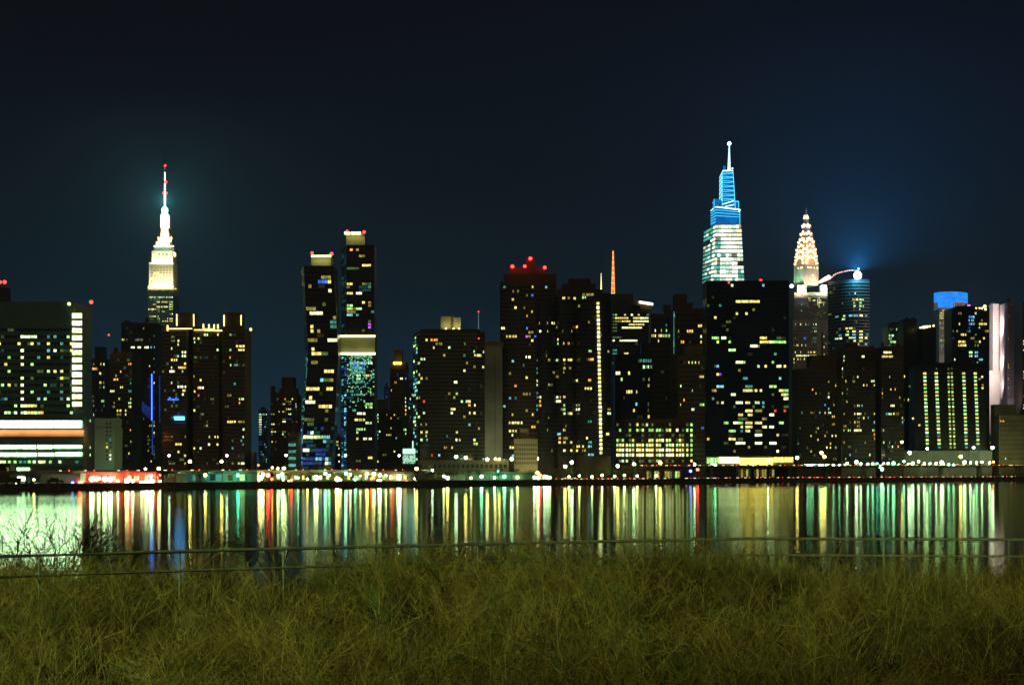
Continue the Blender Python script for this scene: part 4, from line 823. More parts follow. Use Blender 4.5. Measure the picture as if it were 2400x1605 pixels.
# ---- arched-crown skyscraper
def arched():
    D = 1850; k = K(D); zs = 6.533
    b = Bld('arched_crown_skyscraper', 'skyscraper whose steel crown has tiers of bright triangular windows in arches', 'skyscraper', 1848, 1940, D, WALL['grey'], dep=36)
    b.tier(1849, 1940, 687); b.tier(1846, 1915, 752, off=-6); b.tier(1915, 1962, 780, off=-3)
    a0, b0 = b.front(1849, 1940)
    sp = lights('d5', '232,722,24,12Y 232,742,26,12G 265,743,26,14M 297,722,20,10Y 298,743,28,18W 330,745,18,12Y 345,748,12,10G 180,765,12,10G 297,768,20,10Y 297,787,20,10G 330,768,10,12G 147,770,8,10g 180,808,10,14G 268,762,8,8R')
    b.facade(b.quad(a0+1, b0-1, 692, 750), 22, 12, .5, .5, sp, (.05, 'g'), .5, .1, .15, .35, 101)
    a0, b0 = b.front(1846, 1915, -6)
    sp = lights('d5', '130,895,24,12Y 170,895,36,16W 205,895,24,12Y 258,893,26,22Y 290,893,16,14G 276,873,12,10M 292,872,10,10M 276,925,14,14T 295,925,12,20T 276,950,14,14M 295,950,10,14M 130,930,10,8g 148,1056,16,12Y 180,1057,40,8G 205,1060,30,8G 100,1062,20,10y 168,1108,14,12Y 225,1108,14,12Y 245,1108,12,12Y 268,1108,16,14Y 130,1110,10,10G '
        '190,1134,100,16W 255,1134,50,16Y 105,1160,44,18W 150,1160,12,14Y 170,1160,12,12Y 200,1160,70,16W 262,1160,14,12G 100,1185,12,12Y 155,1275,10,10G 172,1275,10,10Y 208,1272,12,14Y 155,1300,12,12Y 172,1300,10,12Y 193,1325,30,14M 120,1328,8,10G 215,1325,10,14G 190,1358,50,8g 202,1008,16,12B 268,1000,30,14T 268,1040,14,14T 130,1010,12,12y')
    b.facade(b.quad(a0+1, b0-1, 756, 935, -6), 18, 22, .5, .45, sp, (.03, 'g'), .5, .1, .15, .4, 102)
    a0, b0 = b.front(1915, 1962, -3)
    b.facade(b.quad(a0+1, b0-1, 784, 935, -3), 11, 18, .5, .45, lights('d5', '315,1055,18,18Y 352,1052,20,22W 388,1052,20,22W 315,1078,16,14Y 315,1108,14,12Y 332,928,20,20W 350,1030,10,8y'), (.02, 'g'), .5, .1, .15, .4, 103)
    # crown: square steel loft turned to the view
    th = math.radians(28); cx, cy = X(1893, D), D+10
    def loc(u, w, z, face):      # face 0 = front-right, 1 = left
        ang = th+face*-math.pi/2
        # outward normal of face
        nx, ny = math.sin(th) if face == 0 else -math.cos(th), -math.cos(th) if face == 0 else -math.sin(th)
        tx, ty = (math.cos(th), math.sin(th)) if face == 0 else (math.sin(th), -math.cos(th))
        return Vector((cx+nx*w+tx*u, cy+ny*w+ty*u, z))
    prof = [(668, 25), (622, 25), (612, 24.5), (600, 22.5), (588, 20.5), (575, 18), (562, 15), (548, 11.5), (535, 8.8), (522, 6.8), (508, 4.4), (500, 2.4), (493, 1.0), (484, .3)]
    n0 = 0; mb = MB()
    hw = lambda py: float(np.interp(-py, [-p for p, _ in prof], [w for _, w in prof]))*k*.98/1.2
    for i, (py, w) in enumerate(prof):
        w = hw(py); z = Z(py, D)
        for sx_, sy_ in ((-1, -1), (1, -1), (1, 1), (-1, 1)):
            x, y = sx_*w, sy_*w; mb.v.append((cx+x*math.cos(th)-y*math.sin(th), cy+x*math.sin(th)+y*math.cos(th), z))
        if i:
            for j in range(4): mb.f.append(((i-1)*4+j, (i-1)*4+(j+1) % 4, i*4+(j+1) % 4, i*4+j)); mb.m.append(0)
    b.part('crown', mb, WALL['steel'])
    TRI = emis('triangular_window_glow', (1, .74, .30), 6.0, .15)
    def tri(face, u, py, rot, size):
        z = Z(py, D); w = hw(py+1.5)+.35
        pts = []
        for a_, l in ((0, 1.25), (2.35, .95), (-2.35, .95)):
            ang = rot+a_; du = math.sin(ang)*l*size; dz = math.cos(ang)*l*size
            pts.append((u+du, dz))
        m_ = MB(); n = len(m_.v)
        for off in (.5, -.9):
            for (uu, dz) in pts: m_.v.append(tuple(loc(uu, w+off, z+dz, face)))
        m_.f += [(0, 1, 2), (5, 4, 3), (0, 3, 4, 1), (1, 4, 5, 2), (2, 5, 3, 0)]; m_.m += [0]*5
        m_.build('triangular_window', TRI, b.o)
    rib = MB()
    for face in (0, 1):
        for (yc, Rr, n, span) in ((618, 16.5, 7, 1.45), (604, 16.5, 7, 1.3), (589, 15.5, 5, 1.2), (571, 12.5, 5, 1.1), (552, 9, 3, .9), (532, 6, 3, .8), (510, 3.0, 1, 0)):
            for i in range(n):
                t = 0 if n == 1 else -span+2*span*i/(n-1)
                tri(face, math.sin(t)*Rr*k*.92, yc-math.cos(t)*Rr, t, 1.75 if n > 1 else 2.2)
            pts = []
            for i in range(13):
                t = -1.5+3*i/12; py = yc-math.cos(t)*(Rr+5.2); pts.append(loc(math.sin(t)*(Rr+4)*k*.92, hw(py)+.2, Z(py, D), face))
            rib.tube(pts, .35, 4)
    b.part('arch_ribs', rib, WALL['steel'], 'stuff')
    # windows and ribs under the arches
    rb = MB()
    for face in (0, 1):
        for i in range(9):
            u = (-1+2*i/8)*9.2; rb.tube([loc(u, hw(650)+.2, Z(666, D), face), loc(u, hw(650)+.2, Z(624, D), face)], .3, 4)
        for j in range(5):
            for i in range(8):
                if face == 0 and (j, i) in ((0, 1), (0, 2), (0, 3), (0, 5), (2, 4), (4, 1), (4, 3), (0, 7)) or face == 1 and (j, i) in ((0, 3), (0, 5), (0, 6)):
                    z = Z(627+j*8.5, D); m_ = MB(); c_ = loc((-1+2*(i+.5)/8)*9.2, hw(650)+.3, z, face); u_ = loc(1, 0, z, face)-loc(0, 0, z, face); n_ = loc(0, 1, z, face)-loc(0, 0, z, face)
                    m_.slab(c_, u_*.85, Vector((0, 0, 1.0)), n_*.3); m_.build('window', WIN['W'], b.o)
    b.part('shaft_ribs', rb, WALL['steel'], 'stuff')
    for x0, x1, y0, y1, dd in ((190, 322, 1230, 1355, -4), (556, 640, 1225, 1355, -3)):
        mb = MB(); pxbox(mb, 1840+x0/zs, 1840+x1/zs, 480+y0/zs, 480+y1/zs, D+dd, 12); b.part('corner_block', mb, WALL['white'])
        area(b.o, P(1840+(x0+x1)/2/zs, 480+y1/zs, D+dd-6), (math.radians(150), 0, 0), 10, 2, 16000, (.95, 1, .82))
    area(b.o, loc(0, hw(650)+6, Z(667, D), 1), (math.radians(158), 0, th-math.pi/2+math.pi), 16, 2, 8000, (.45, 1, .62))
    area(b.o, loc(0, hw(650)+6, Z(667, D), 0), (math.radians(160), 0, th), 16, 2, 5000, (1, .35, .15))
    area(b.o, P(1893, 606, D-17), (math.radians(152), 0, 0), 18, 3, 34000, (1, .27, .06))
    mb = MB(); mb.ball(P(1855.5, 670.5, D-8), 2.1); b.part('corner_lamp', mb, emis('corner_lamp_glow', (1, .9, .5), 9))
    mb = MB(); mb.ball(P(1880, 692, D-7.5), 1.2); b.part('beacon', mb, RED)
    b.done()
arched()

# ---- curved glass tower under construction crane light
def curved():
    D = 1700; b = Bld('curved_glass_tower', 'rounded blue-grey glass tower with banded floors right of the arched-crown skyscraper', 'skyscraper', 1941, 2038, D, WALL['slate'], dep=30)
    N = 12; pts = []
    for i in range(N+1):
        t = i/N; px = 1941+97*t; dd = 22*(1-math.sin(math.pi/2*min(1, t*1.25)))-4*math.sin(math.pi*t); pts.append(Vector((X(px, D)*(D+dd)/D, D+dd, 0)))
    pl = pts+[Vector((pts[-1].x*1.0-1, D+40, 0)), Vector((pts[0].x+6, D+40, 0))]
    mb = b.body; n = len(mb.v); m = len(pl)
    for z in (3.0, Z(655, D)):
        for p in pl: mb.v.append((p.x, p.y, z))
    for i in range(m): mb.f.append((n+i, n+(i+1) % m, n+m+(i+1) % m, n+m+i)); mb.m.append(0)
    mb.f.append(tuple(n+m+i for i in range(m))); mb.m.append(0)
    sp = lights('d5', '558,685,14,12M 512,685,14,10T 382,683,24,14g 545,728,14,10Y 565,728,20,12Y 590,728,20,12M 610,728,10,10G 550,748,14,10G 590,748,20,14G 553,770,20,12Y 588,772,20,12M 612,772,10,10G 550,790,20,12g 590,790,24,12G 378,838,20,20g 430,855,50,14T 480,847,26,18M 525,845,36,16C 560,845,40,16C 600,847,34,20W 635,845,20,14T 472,870,36,14G 563,885,10,18y '
        '522,930,34,14Y 495,932,20,12Y 552,933,30,8g 500,952,24,10G 548,952,30,10Y 600,950,70,12Y 450,980,70,14T 500,977,26,14M 550,973,44,14C 605,973,56,18M 640,978,20,14T 425,1008,30,16M 458,1005,26,16W 520,998,24,14Y 550,1000,30,12C 600,997,44,18W 635,997,20,18W 555,1018,20,12Y 600,1020,24,12Y 480,1045,20,10Y 500,1045,20,10Y 560,1043,16,8Y 578,1043,10,8Y 632,1042,20,20C')
    for i in range(N):
        p, q_ = pts[i], pts[i+1]; z0, z1 = Z(662, D), Z(840, D); ss = [s for s in sp if p.x-.3 <= X(s[0], D)*(p.y/D) < q_.x+.3]
        b.facade([Vector((p.x, p.y, z0)), Vector((q_.x, q_.y, z0)), Vector((p.x, p.y, z1)), Vector((q_.x, q_.y, z1))], 3, 24, .92, .5, ss, (.03, 'tg'), 0, .35, .35, .1, 110+i)
    b.done(WALL['grey'])
    # crane
    c = empty('tower_crane', P(2012, 660, D+8), 'lit tower crane jib reaching left from the blazing white floodlight on the curved tower', 'crane')
    CR = emis('crane_lamp_glow', (1, .42, .30), 4)
    mb = MB()
    for sgn in (-.7, .7): mb.tube([P(1945, 655, D+8)+Vector((0, sgn, 0)), P(1960, 641, D+8)+Vector((0, sgn, 0)), P(1990, 634, D+8)+Vector((0, sgn, 0)), P(2012, 634, D+8)+Vector((0, sgn, 0))], .35, 5)
    mb.tube([P(2012, 664, D+8), P(2012, 628, D+8)], .9, 6); mb.build('jib', WALL['steel'], c)
    for i, (px, py) in enumerate(((1946, 652), (1950, 649), (1954, 645), (1958, 642.5), (1963, 640.5), (1968, 639), (1973, 637.5), (1981, 635.5), (1986, 634.5), (1991, 633.7), (1997, 633.3))):
        mb = MB(); mb.ball(P(px, py, D+6), .6); mb.build('jib_lamp', CR, c)
    mb = MB(); mb.ball(P(2010, 645.5, D-2), 4.4, 12, 8); mb.build('floodlight', emis('floodlight_glow', (1, .97, .93), 7), c)
    area(c, P(2010, 634, D-6), (math.radians(186), 0, 0), 7, 7, 520000, (.04, .44, 1)); l = bpy.data.lights.new('floodlight', 'POINT'); l.energy = 60000; l.color = (.05, .50, 1); l.shadow_soft_size = 3
    o = bpy.data.objects.new('floodlight_halo_source', l); COL.objects.link(o); o.parent = c; o.location = P(2010, 643, D-12)-c.location  # blue area and point sources are added for the floodlight's halo
    w = empty('work_lights', P(1938, 660, D+20), 'cluster of blazing white work lights beside the steel crown', 'lights')
    for px, py, r in ((1942, 650, 2.3), (1936, 653, 2.2), (1930, 656, 1.9), (1925, 659, 1.5), (1921, 661, 1.2)):
        mb = MB(); mb.ball(P(px, py, D+20), r, 10, 6); mb.build('work_lamp', emis('work_light_glow', (1, .72, .60), 5), w)
    mb = MB(); mb.tube([P(1918, 668, D+22), P(1945, 655, D+22)], .8, 6); mb.tube([P(1941, 700, D+22), P(1941, 655, D+22)], .8, 6); mb.build('lamp_frame', WALL['dark'], w)
curved()

# ---- dark apartment group
simple('stepped_apartment_tower', 'dark brown stepped apartment tower at the left of the riverside apartment group', 'building', [(1856, 1962, 866), (1890, 1962, 835, 866, 2, 20)], 1420, 'brown', None, 'd6',
   '337,512,10,20O 357,543,10,12Y 400,572,20,8g 570,497,22,26Y 485,605,26,26W 485,570,20,10y 447,745,16,20Y 483,708,24,20C 487,743,30,24M 525,777,30,24O 507,770,10,14Y 447,672,12,10B 383,887,14,20Y 370,925,10,12y 313,960,10,12Y 387,990,12,14Y 453,950,16,18O 515,950,26,26W 545,952,20,16Y 493,1025,24,18Y 457,1062,14,14Y 495,1065,24,18Y 547,1062,16,20C 287,1055,20,14g 310,1070,12,12Y 235,750,12,12T '
   '325,720,10,12y 342,748,10,14g 398,745,10,10T 475,432,10,12y 155,1018,8,8T 350,1110,8,12y', 22, 23, (.02, 'dyg'), 121, ybot=1080).done()
simple('apartment_tower', 'dark apartment tower below the curved glass tower, topped by one big white lamp', 'building', [(1958, 2052, 815), (1975, 2010, 806, 815, 3, 14)], 1400, 'brown', None, 'd6',
   '625,207,24,20M 617,248,10,12M 790,212,28,40W 527,315,24,22W 508,360,12,16g 747,392,30,20M 705,400,10,10g 640,432,14,22Y 607,398,12,12g 795,464,28,18Y 832,464,14,18Y 872,433,26,24M 903,433,22,24M 905,470,20,22Y 613,540,24,14G 642,540,8,16g 613,572,24,20M 643,505,12,12y 647,642,20,22Y 715,672,12,18y 750,672,24,22G 792,678,14,16C 717,742,14,22Y 748,740,28,24W 767,742,10,22Y '
   '620,745,16,12y 757,777,30,20T 800,777,24,18Y 842,777,12,18T 720,812,12,18Y 680,815,10,16g 625,852,22,14y 622,885,16,20Y 670,885,26,18M 722,882,24,24W 760,882,36,26W 757,852,26,12y 888,884,24,20G 912,742,18,20Y 915,812,18,18C 627,988,22,18y 682,1102,20,16C 812,1023,26,14y 852,1103,22,20W 640,1140,12,16Y 920,925,14,10O 920,952,14,16O', 22, 27, (.015, 'dyg'), 122, ybot=1080).done()
simple('apartment_tower', 'dark apartment tower with a warm window stack, left of the stair-column tower', 'building', [(2050, 2118, 815)], 1440, 'brown', None, 'd6',
   '1020,173,86,22W 1015,215,100,14Y 1043,398,14,18Y 1055,500,38,30W 1098,500,12,20O 968,500,8,14g 970,570,18,22O 972,602,12,14y 1062,677,34,34W 1018,740,24,18C 1048,740,28,22M 1075,740,18,18Y 983,882,14,20Y 945,880,8,12g 985,988,12,18M 1068,1063,60,22W 1118,1063,14,20O 988,1103,20,14G 988,1135,28,26O 1035,1020,8,8T 1150,1000,30,30W 1165,780,14,16Y 1165,812,12,16C 1135,600,8,10y', 15, 27, (.02, 'dyg'), 123, ybot=1080).done()
simple('sloped_glass_tower', 'glass tower with a slanting roofline and mint-lit corner behind the apartment group', 'building', [(2068, 2118, 762), (2078, 2118, 757, 762, 2, 18)], 1600, 'slate', None, 'd7',
   '100,380,16,24M 80,390,16,30G 62,392,14,20M 160,338,30,20W 122,345,14,14M 135,345,10,14G 95,428,30,16G 110,430,16,12M 60,440,30,16g 112,478,14,14Y 143,452,12,14M 90,340,20,20g 60,350,24,30g 95,578,20,10T 95,603,20,10T 45,440,20,20g', 14, 22, (.12, 'gt'), 124, .6, .7, ybot=930).done()
simple('dark_block', 'windowless black block with a flat top left of the yellow-lamped roof', 'building', [(2102, 2149, 750)], 1520, 'black', None, 'd7', '182,660,8,10y 208,835,12,14Y 80,665,12,12Y 143,820,10,10g', 10, 30, (.004, 'd'), 125, glass=False).done()
b = simple('dark_block', 'black block with a row of yellow lamps along its roof edge', 'building', [(2148, 2194, 770)], 1500, 'black', None, 'd7', '275,690,10,10g 278,752,10,14T', 10, 28, (.004, 'd'), 126, glass=False)
for px, r in ((2157, .8), (2163, 1.1), (2168, 1.3), (2173, 1.2), (2179, .9), (2188, .9)):
    mb = MB(); mb.ball(P(px, 768-(px-2157)*.15, b.D-.5), r); b.part('roof_lamp', mb, WARM)
b.done()
# ---- blue crown tower
def blue_crown():
    D = 1750; b = Bld('blue_crowned_tower', 'pale tower wearing a wide glowing blue drum crown near the right edge', 'skyscraper', 2184, 2268, D, WALL['grey'], dep=30)
    b.tier(2184, 2268, 723); b.tier(2184, 2198, 711, 723, off=1, dep=10)
    a0, b0 = b.front(2184, 2268)
    b.facade(b.quad(a0+1, b0-1, 725, 830), 20, 18, .5, .5, lights('d7', '432,215,50,20Y 455,212,16,20Y 435,238,50,16Y 440,255,40,12G 410,285,40,16g 450,300,16,14G 450,325,20,20G 395,300,20,16Y 390,285,20,14Y 430,412,40,16G 460,410,40,10Y 485,408,16,16Y 440,455,50,14T 440,475,50,10C 485,382,14,10G 485,440,10,12T 420,320,30,30g'), (.08, 'gt'), .3, .15, .2, .3, 131)
    N = 18; mb = MB(); BF = emis('blue_drum_glow', (.02, .26, 1), 1.3, 0, .3, size=.25); fr = emis('blue_drum_rib', (.06, .30, 1), 1.5)
    def dp(i, y, gr=0):
        t = math.pi*i/N; px = 2228.5-39.5*math.cos(t); dd = 14-14*math.sin(t)-gr; return Vector((X(px, D)*(D+dd)/D, D+dd, Z(y-1.5*math.sin(t)*0+ (1.2*(1-math.sin(t))), D)))
    n = 0
    for i in range(N):
        m_ = MB(); yb = 723 if i < 10 or i > 15 else 709
        m_.hexa([dp(i+.04, yb), dp(i+.96, yb), dp(i+.96, yb)+Vector((0, .4, 0)), dp(i+.04, yb)+Vector((0, .4, 0)), dp(i+.04, 684), dp(i+.96, 684), dp(i+.96, 684)+Vector((0, .4, 0)), dp(i+.04, 684)+Vector((0, .4, 0))]); m_.build('crown_panel', BF, b.o)
    for y in (684, 694, 704, 714):
        mb.tube([dp(i, y, .2) for i in range(N+1)], .22, 4)
    b.part('crown_rings', mb, fr, 'stuff')
    mb = MB(); pxbox(mb, 2236, 2262, 708, 723, D-3, 6); b.part('roof_plant', mb, WALL['white'])
    mb = MB()
    for i in range(6): pxbox(mb, 2239+i*3.6, 2241+i*3.6, 710, 721, D-3.4, .3)
    b.part('louvres', mb, WALL['dark'], 'stuff')
    mb = MB(); mb.ball(P(2271, 718, D-6), 1.9); b.part('beacon', mb, emis('pink_beacon_glow', (1, .1, .5), 4))
    b.done()
blue_crown()
b = simple('dark_glass_tower', 'dark glass tower with lit flats in front of the blue-crowned tower', 'building', [(2213, 2319, 724), (2230, 2300, 719, 724, 3, 20)], 1550, 'black', None, 'd7',
   '658,275,44,60C 645,250,20,20B 645,290,16,30B 567,300,10,10Y 735,300,60,18Y 710,300,20,20Y 640,335,20,14b 640,357,24,10T 712,333,20,26G 605,377,34,24Y 580,377,20,20Y 575,425,40,14Y 607,422,30,24Y 605,450,32,24Y 575,450,34,20Y 712,428,18,26Y 690,450,20,14y 740,410,12,14Y 680,415,20,14g 645,495,28,20M 645,520,28,20G 690,508,30,44C 695,570,18,22M 540,562,20,26W 718,550,20,20C 485,345,20,12g 508,400,30,12t 690,175,30,14G 760,290,20,14Y 680,380,16,12g', 18, 24, (.03, 'gty'), 132, .8, .6, ybot=930)
for px, py, r in ((2296, 722, .8), (2302, 722.5, .9), (2308, 718, 1.5), (2310, 725, 1.0), (2288, 722, .7)):
    mb = MB(); mb.ball(P(px, py, b.D-1), r); b.part('roof_lamp', mb, WARM)
b.done()
# ---- tower with five stair columns
def stairs():
    D = 1480; b = Bld('stair_column_tower', 'wide black tower with six vertical columns of small lit green-yellow stair windows', 'building', 2156, 2312, D, WALL['black'], dep=24)
    b.tier(2130, 2312, 862); b.tier(2150, 2300, 852, 862, off=2, dep=18)
    n = 0
    for c0, c1, w in ((324, 343, 3.3), (405, 426, 3.5), (491, 507, 2.1), (515, 535, 2.1), (599, 618, 3.3), (681, 701, 3.3)):
        for k in range(21):
            if k == 20 and c0 == 681: continue
            x = c0+(c1-c0)*k/19; y = 648+26.1*k; px = 2060+x/3.015; py = 660+y/3.015
            col = 'T' if k in (17, 20) else ('G' if k % 3 else 'Y')
            if w < 3: col = 'G' if k % 2 else 'y'
            mb = MB(); pxbox(mb, px-w, px+w, py-2.4, py+2.4, D-.6, .4); b.part('stair_window', mb, WIN['M' if (k % 7 == 2 and w > 3) else col])
    for px, py in ((2223, 864), (2230.5, 864), (2195, 864)):
        mb = MB(); pxbox(mb, px-1.5, px+1.5, py-2, py+2, D-.6, .4); b.part('stair_window', mb, WIN['g'])
    a0, b0 = b.front(2130, 2312); b.grid = MB()
    for k in range(23): b.grid.box(X(a0, D), X(b0, D), D-.22, D, Z(868+k*8.66+.7, D), Z(868+k*8.66-.7, D))
    for px, py, c in ((2302, 883, 'W'), (2296, 888, 'y'), (2303, 902, 'y'), (2303, 909, 'Y'), (2132, 905, 'g'), (2140, 980, 'Y'), (2118, 984, 'g'), (2155, 996, 'Y')):
        mb = MB(); pxbox(mb, px-2, px+2, py-2, py+2, D-.6, .4); b.part('window', mb, WIN[c])
    b.done(WALL['dark'])
stairs()
def white_tower():
    D = 1650; b = Bld('floodlit_tower', 'narrow floodlit white tower glowing pinkish behind the stair-column tower', 'skyscraper', 2315, 2345, D, WALL['white'], dep=18)
    b.tier(2318, 2341, 714, 872, dep=14); b.tier(2336, 2345, 728, 912, off=1, dep=14); b.tier(2322, 2334, 711, 714, off=2, dep=8)
    a0, b0 = b.front(2318, 2341, 0, 14)
    b.facade(b.quad(a0+1, b0-1, 718, 870), 5, 34, .3, .4, (), (0, 'y'), .5, .08, .2, .3, 141)
    b.body.box(X(2318, D), X(2345, D), D+2, D+14, 3, Z(868, D)); b.done()
    for py, pw in ((905, 12000), (850, 26000), (770, 44000)):
        area(b.o, P(2331, py, D-38), (math.radians(104), 0, 0), 14, 4, pw, (1, .80, .74))
white_tower()
b = simple('grey_tower', 'tall plain grey-violet tower right of the floodlit tower', 'building', [(2343, 2376, 711)], 1600, mat('wall_violet_grey', (.36, .31, .32), .85, 0, .1, .1), None, 'd7',
   '862,235,16,14M 862,250,16,14y 865,405,14,10G 880,588,20,12Y 880,605,20,12Y 885,690,20,10Y 880,753,30,12M 870,375,10,10g', 8, 34, (.05, 'dg'), 142, .5, .45, ybot=945)
b.tier(2343, 2378, 935, off=-4); b.done()
area(b.o, P(2358, 945, 1560), (math.radians(125), 0, 0), 16, 4, 7000, (.9, .75, .85), 'street_glow_lamp')
b = simple('cut_off_tower', 'dark tower cut off by the right frame edge, with a few scattered warm windows', 'building', [(2377, 2460, 711)], 1560, 'dark', None, 'd7',
   '1000,200,30,10g 1010,425,20,16Y 1000,474,30,16Y 965,450,10,12Y 995,688,16,18O 995,662,12,14Y 985,712,14,12Y 1015,712,16,12g 995,628,20,8G 985,870,8,10T 1005,868,10,10C 1022,890,8,16Y 1020,942,8,16Y 1005,818,10,12y', 18, 34, (.03, 'gdy'), 143, ybot=960)
b.done()
b = simple('riverside_block', 'low olive concrete riverside block at the far right edge', 'building', [(2322, 2500, 975), (2322, 2380, 950, 975, 6, 12)], 1500, 'olive', None, 'd7', '793,875,44,8R 803,880,20,8O 880,883,14,16y 875,915,14,10O 888,1272,6,18M 900,1272,6,18M', 26, 9, (0, 'd'), 144, .4, .3, ybot=1080)
b.done(); area(b.o, P(2365, 1088, 1470), (math.radians(125), 0, 0), 40, 2, 5500, (.8, .85, .35), 'street_floodlight')
b = Bld('river_shed', 'long low pale blank shed wall below the stair-column tower', 'building', 2111, 2325, 1465, WALL['grey'], dep=12)
b.tier(2112, 2325, 1058)
for k in range(9): b.grid.box(X(2126+k*24, 1465), X(2126.8+k*24, 1465), 1464.7, 1465, 3, Z(1059, 1465))
b.done(); area(b.o, P(2170, 1085, 1452), (math.radians(125), 0, 0), 40, 1, 900, (.8, 1, .6), 'street_floodlight')
for i, (a_, b_, t, D, l) in enumerate(((1905, 1960, 1064, 1430, 'low dark quay building under two amber lamps'), (2300, 2330, 1020, 1600, 'dark filler block between floodlit tower and riverside block'), (-60, 40, 1090, 860, 'dark low quay building at the far left edge'))):
    bb = Bld('quay_building', l, 'building', a_, b_, D, WALL['dark'], dep=12); r_ = bb.tier(a_, b_, t); bb.facade(bb.quad(r_[0]+1, r_[1]-1, t+4, 1094 if i < 2 else 1108), 8, 3 if i != 1 else 8, .6, .5, (), (.12, 'yg'), seed=150+i); bb.done()
# ---------------------------------------------------------------- elevated highway and lower road
def ribbon(name, pxs, off, w, z0f, th, m, label, cat, rail=True, cols=None, cstep=2):
    pts = [Vector((X(p, shore(p)+off), shore(p)+off, z0f(p))) for p in pxs]
    o = empty(name, pts[0].copy(), label, cat); deck = MB(); rl = MB(); ps = []
    for p, q in zip(pts, pts[1:]):
        d = (q-p); d.z = 0; d.normalize(); n = Vector((-d.y, d.x, 0))
        U = Vector((0, 0, 1)); deck.hexa([p-U*th, q-U*th, q+n*w-U*th, p+n*w-U*th, p, q, q+n*w, p+n*w])
        rl.hexa([p-n*.12+U*.004, q-n*.12+U*.004, q+n*.12+U*.004, p+n*.12+U*.004, p-n*.12+U*.42, q-n*.12+U*.42, q+n*.12+U*.42, p+n*.12+U*.42])
        rl.hexa([p+n*w+U*.004, q+n*w+U*.004, q+n*(w+.24)+U*.004, p+n*(w+.24)+U*.004, p+n*w+U*.85, q+n*w+U*.85, q+n*(w+.24)+U*.85, p+n*(w+.24)+U*.85])
    deck.build('deck', m, o); rl.build('parapet', mat('parapet_concrete', (.35, .32, .20), .9, 0, .2, .4), o)
    if cols:
        for i, p in enumerate(pts[::cstep]):
            for dn in (1.5, w-1.5):
                mb = MB(); mb.box(p.x-.55, p.x+.55, p.y+dn-.55, p.y+dn+.55, 3, p.z-th); mb.build('column', cols, o)
            mb = MB(); mb.box(p.x-.7, p.x+.7, p.y, p.y+w, p.z-th-.9, p.z-th-.002); mb.build('cross_beam', cols, o)
    return o, pts
CONC = mat('highway_concrete', (.16, .15, .10), .9, 0, .3, .3)
GRN = mat('green_painted_steel', (.14, .30, .18), .6, 0, .2, .5)
zl = lambda p: float(np.interp(p, [0, 300, 800, 1010, 1080], [8.6, 8.9, 9.3, 9.0, 7.5]))
zr = lambda p: float(np.interp(p, [1490, 1700, 2400, 2700], [12.2, 12.6, 13.4, 13.6]))
ribbon('elevated_highway', list(range(-100, 1081, 40)), 20, 12, zl, 1.1, CONC, 'low elevated riverside highway running from the left edge to the banded tower', 'highway', cols=CONC)
ribbon('elevated_highway', list(range(1490, 2660, 45)), 22, 12, zr, 1.2, CONC, 'elevated highway on green steel columns at the right, red tail lamps on it', 'highway', cols=GRN)
mbr = MB()
rp_ = [Vector((X(p, shore(p)+5), shore(p)+5, 3.06)) for p in range(1150, 2700, 50)]
for p, q in zip(rp_, rp_[1:]): mbr.quad(p, q, q+Vector((-6, 9, 0)), p+Vector((-6, 9, 0)))
mbr.build('riverside_road', mat('road_asphalt', (.05, .048, .04), .8, 0, .2, .2), kind='structure')
mbr = MB(); rp_ = [Vector((X(p, shore(p)+1.5), shore(p)+1.5, 3.03)) for p in range(930, 1540, 50)]
for p, q in zip(rp_, rp_[1:]): mbr.quad(p, q, q+Vector((-2, 3, 0)), p+Vector((-2, 3, 0)))
mbr.build('promenade', mat('promenade_paving', (.38, .36, .25), .85, 0, .2, .6), kind='structure')

# cars
TAIL = emis('tail_lamp_glow', (1, .07, .03), 22); HEAD = emis('head_lamp_glow', (1, .8, .4), 4)
def car_proto():
    o = empty('car', (0, 0, 0)); mb = MB()
    prof = [(-2.2, .35), (-2.2, .85), (-1.3, .98), (1.5, .98), (2.15, .88), (2.2, .35)]
    cab = [(-1.1, .98), (-.55, 1.45), (.8, 1.45), (1.5, .98)]
    def extr(mb, pr, hw0, hw1=None):
        n = len(mb.v); k = len(pr)
        for s_ in (-1, 1):
            for i, (x, z) in enumerate(pr): mb.v.append((x, s_*(hw0 if (hw1 is None or z < 1.2) else hw1), z))
        mb.f.append(tuple(n+i for i in range(k))); mb.f.append(tuple(n+k+i for i in range(k))[::-1])
        for i in range(k): mb.f.append((n+i, n+k+i, n+k+(i+1) % k, n+(i+1) % k))
        mb.m += [0]*(k+2)
    extr(mb, prof, .9); body = mb.build('body', mat('car_paint', (.12, .12, .13), .3, .3, .2, 3), o)
    mb = MB(); extr(mb, cab, .82, .68); mb.build('cabin_glass', GLASS, o)
    for x in (-1.35, 1.35):
        mb = MB()
        mb.tube([(x, -.92, .33), (x, -.72, .33)], .33, 10); mb.tube([(x, .72, .33), (x, .92, .33)], .33, 10); mb.build('wheels', mat('tyre_rubber', (.03, .03, .03), .8), o)
    for s_ in (-1, 1):
        mb = MB(); mb.box(2.05, 2.27, s_*.6-.36, s_*.6+.36, .6, .9); mb.build('tail_lamp', TAIL, o)
        mb = MB(); mb.box(-2.26, -2.05, s_*.6-.32, s_*.6+.32, .5, .78); mb.build('head_lamp', HEAD, o)
    return o
CAR = car_proto(); used = [False]
def car(x, y, z, rz, label, group, cat='car'):
    if not used[0]: used[0] = True; o = CAR
    else:
        o = CAR.copy(); COL.objects.link(o)
        for ch in CAR.children: c2 = ch.copy(); COL.objects.link(c2); c2.parent = o
    o.location = (x, y, z); o.rotation_euler = (0, 0, rz); tag(o, label, cat, group); CARN.append((o, 1200+x/y*F, label, group))
CARN = []
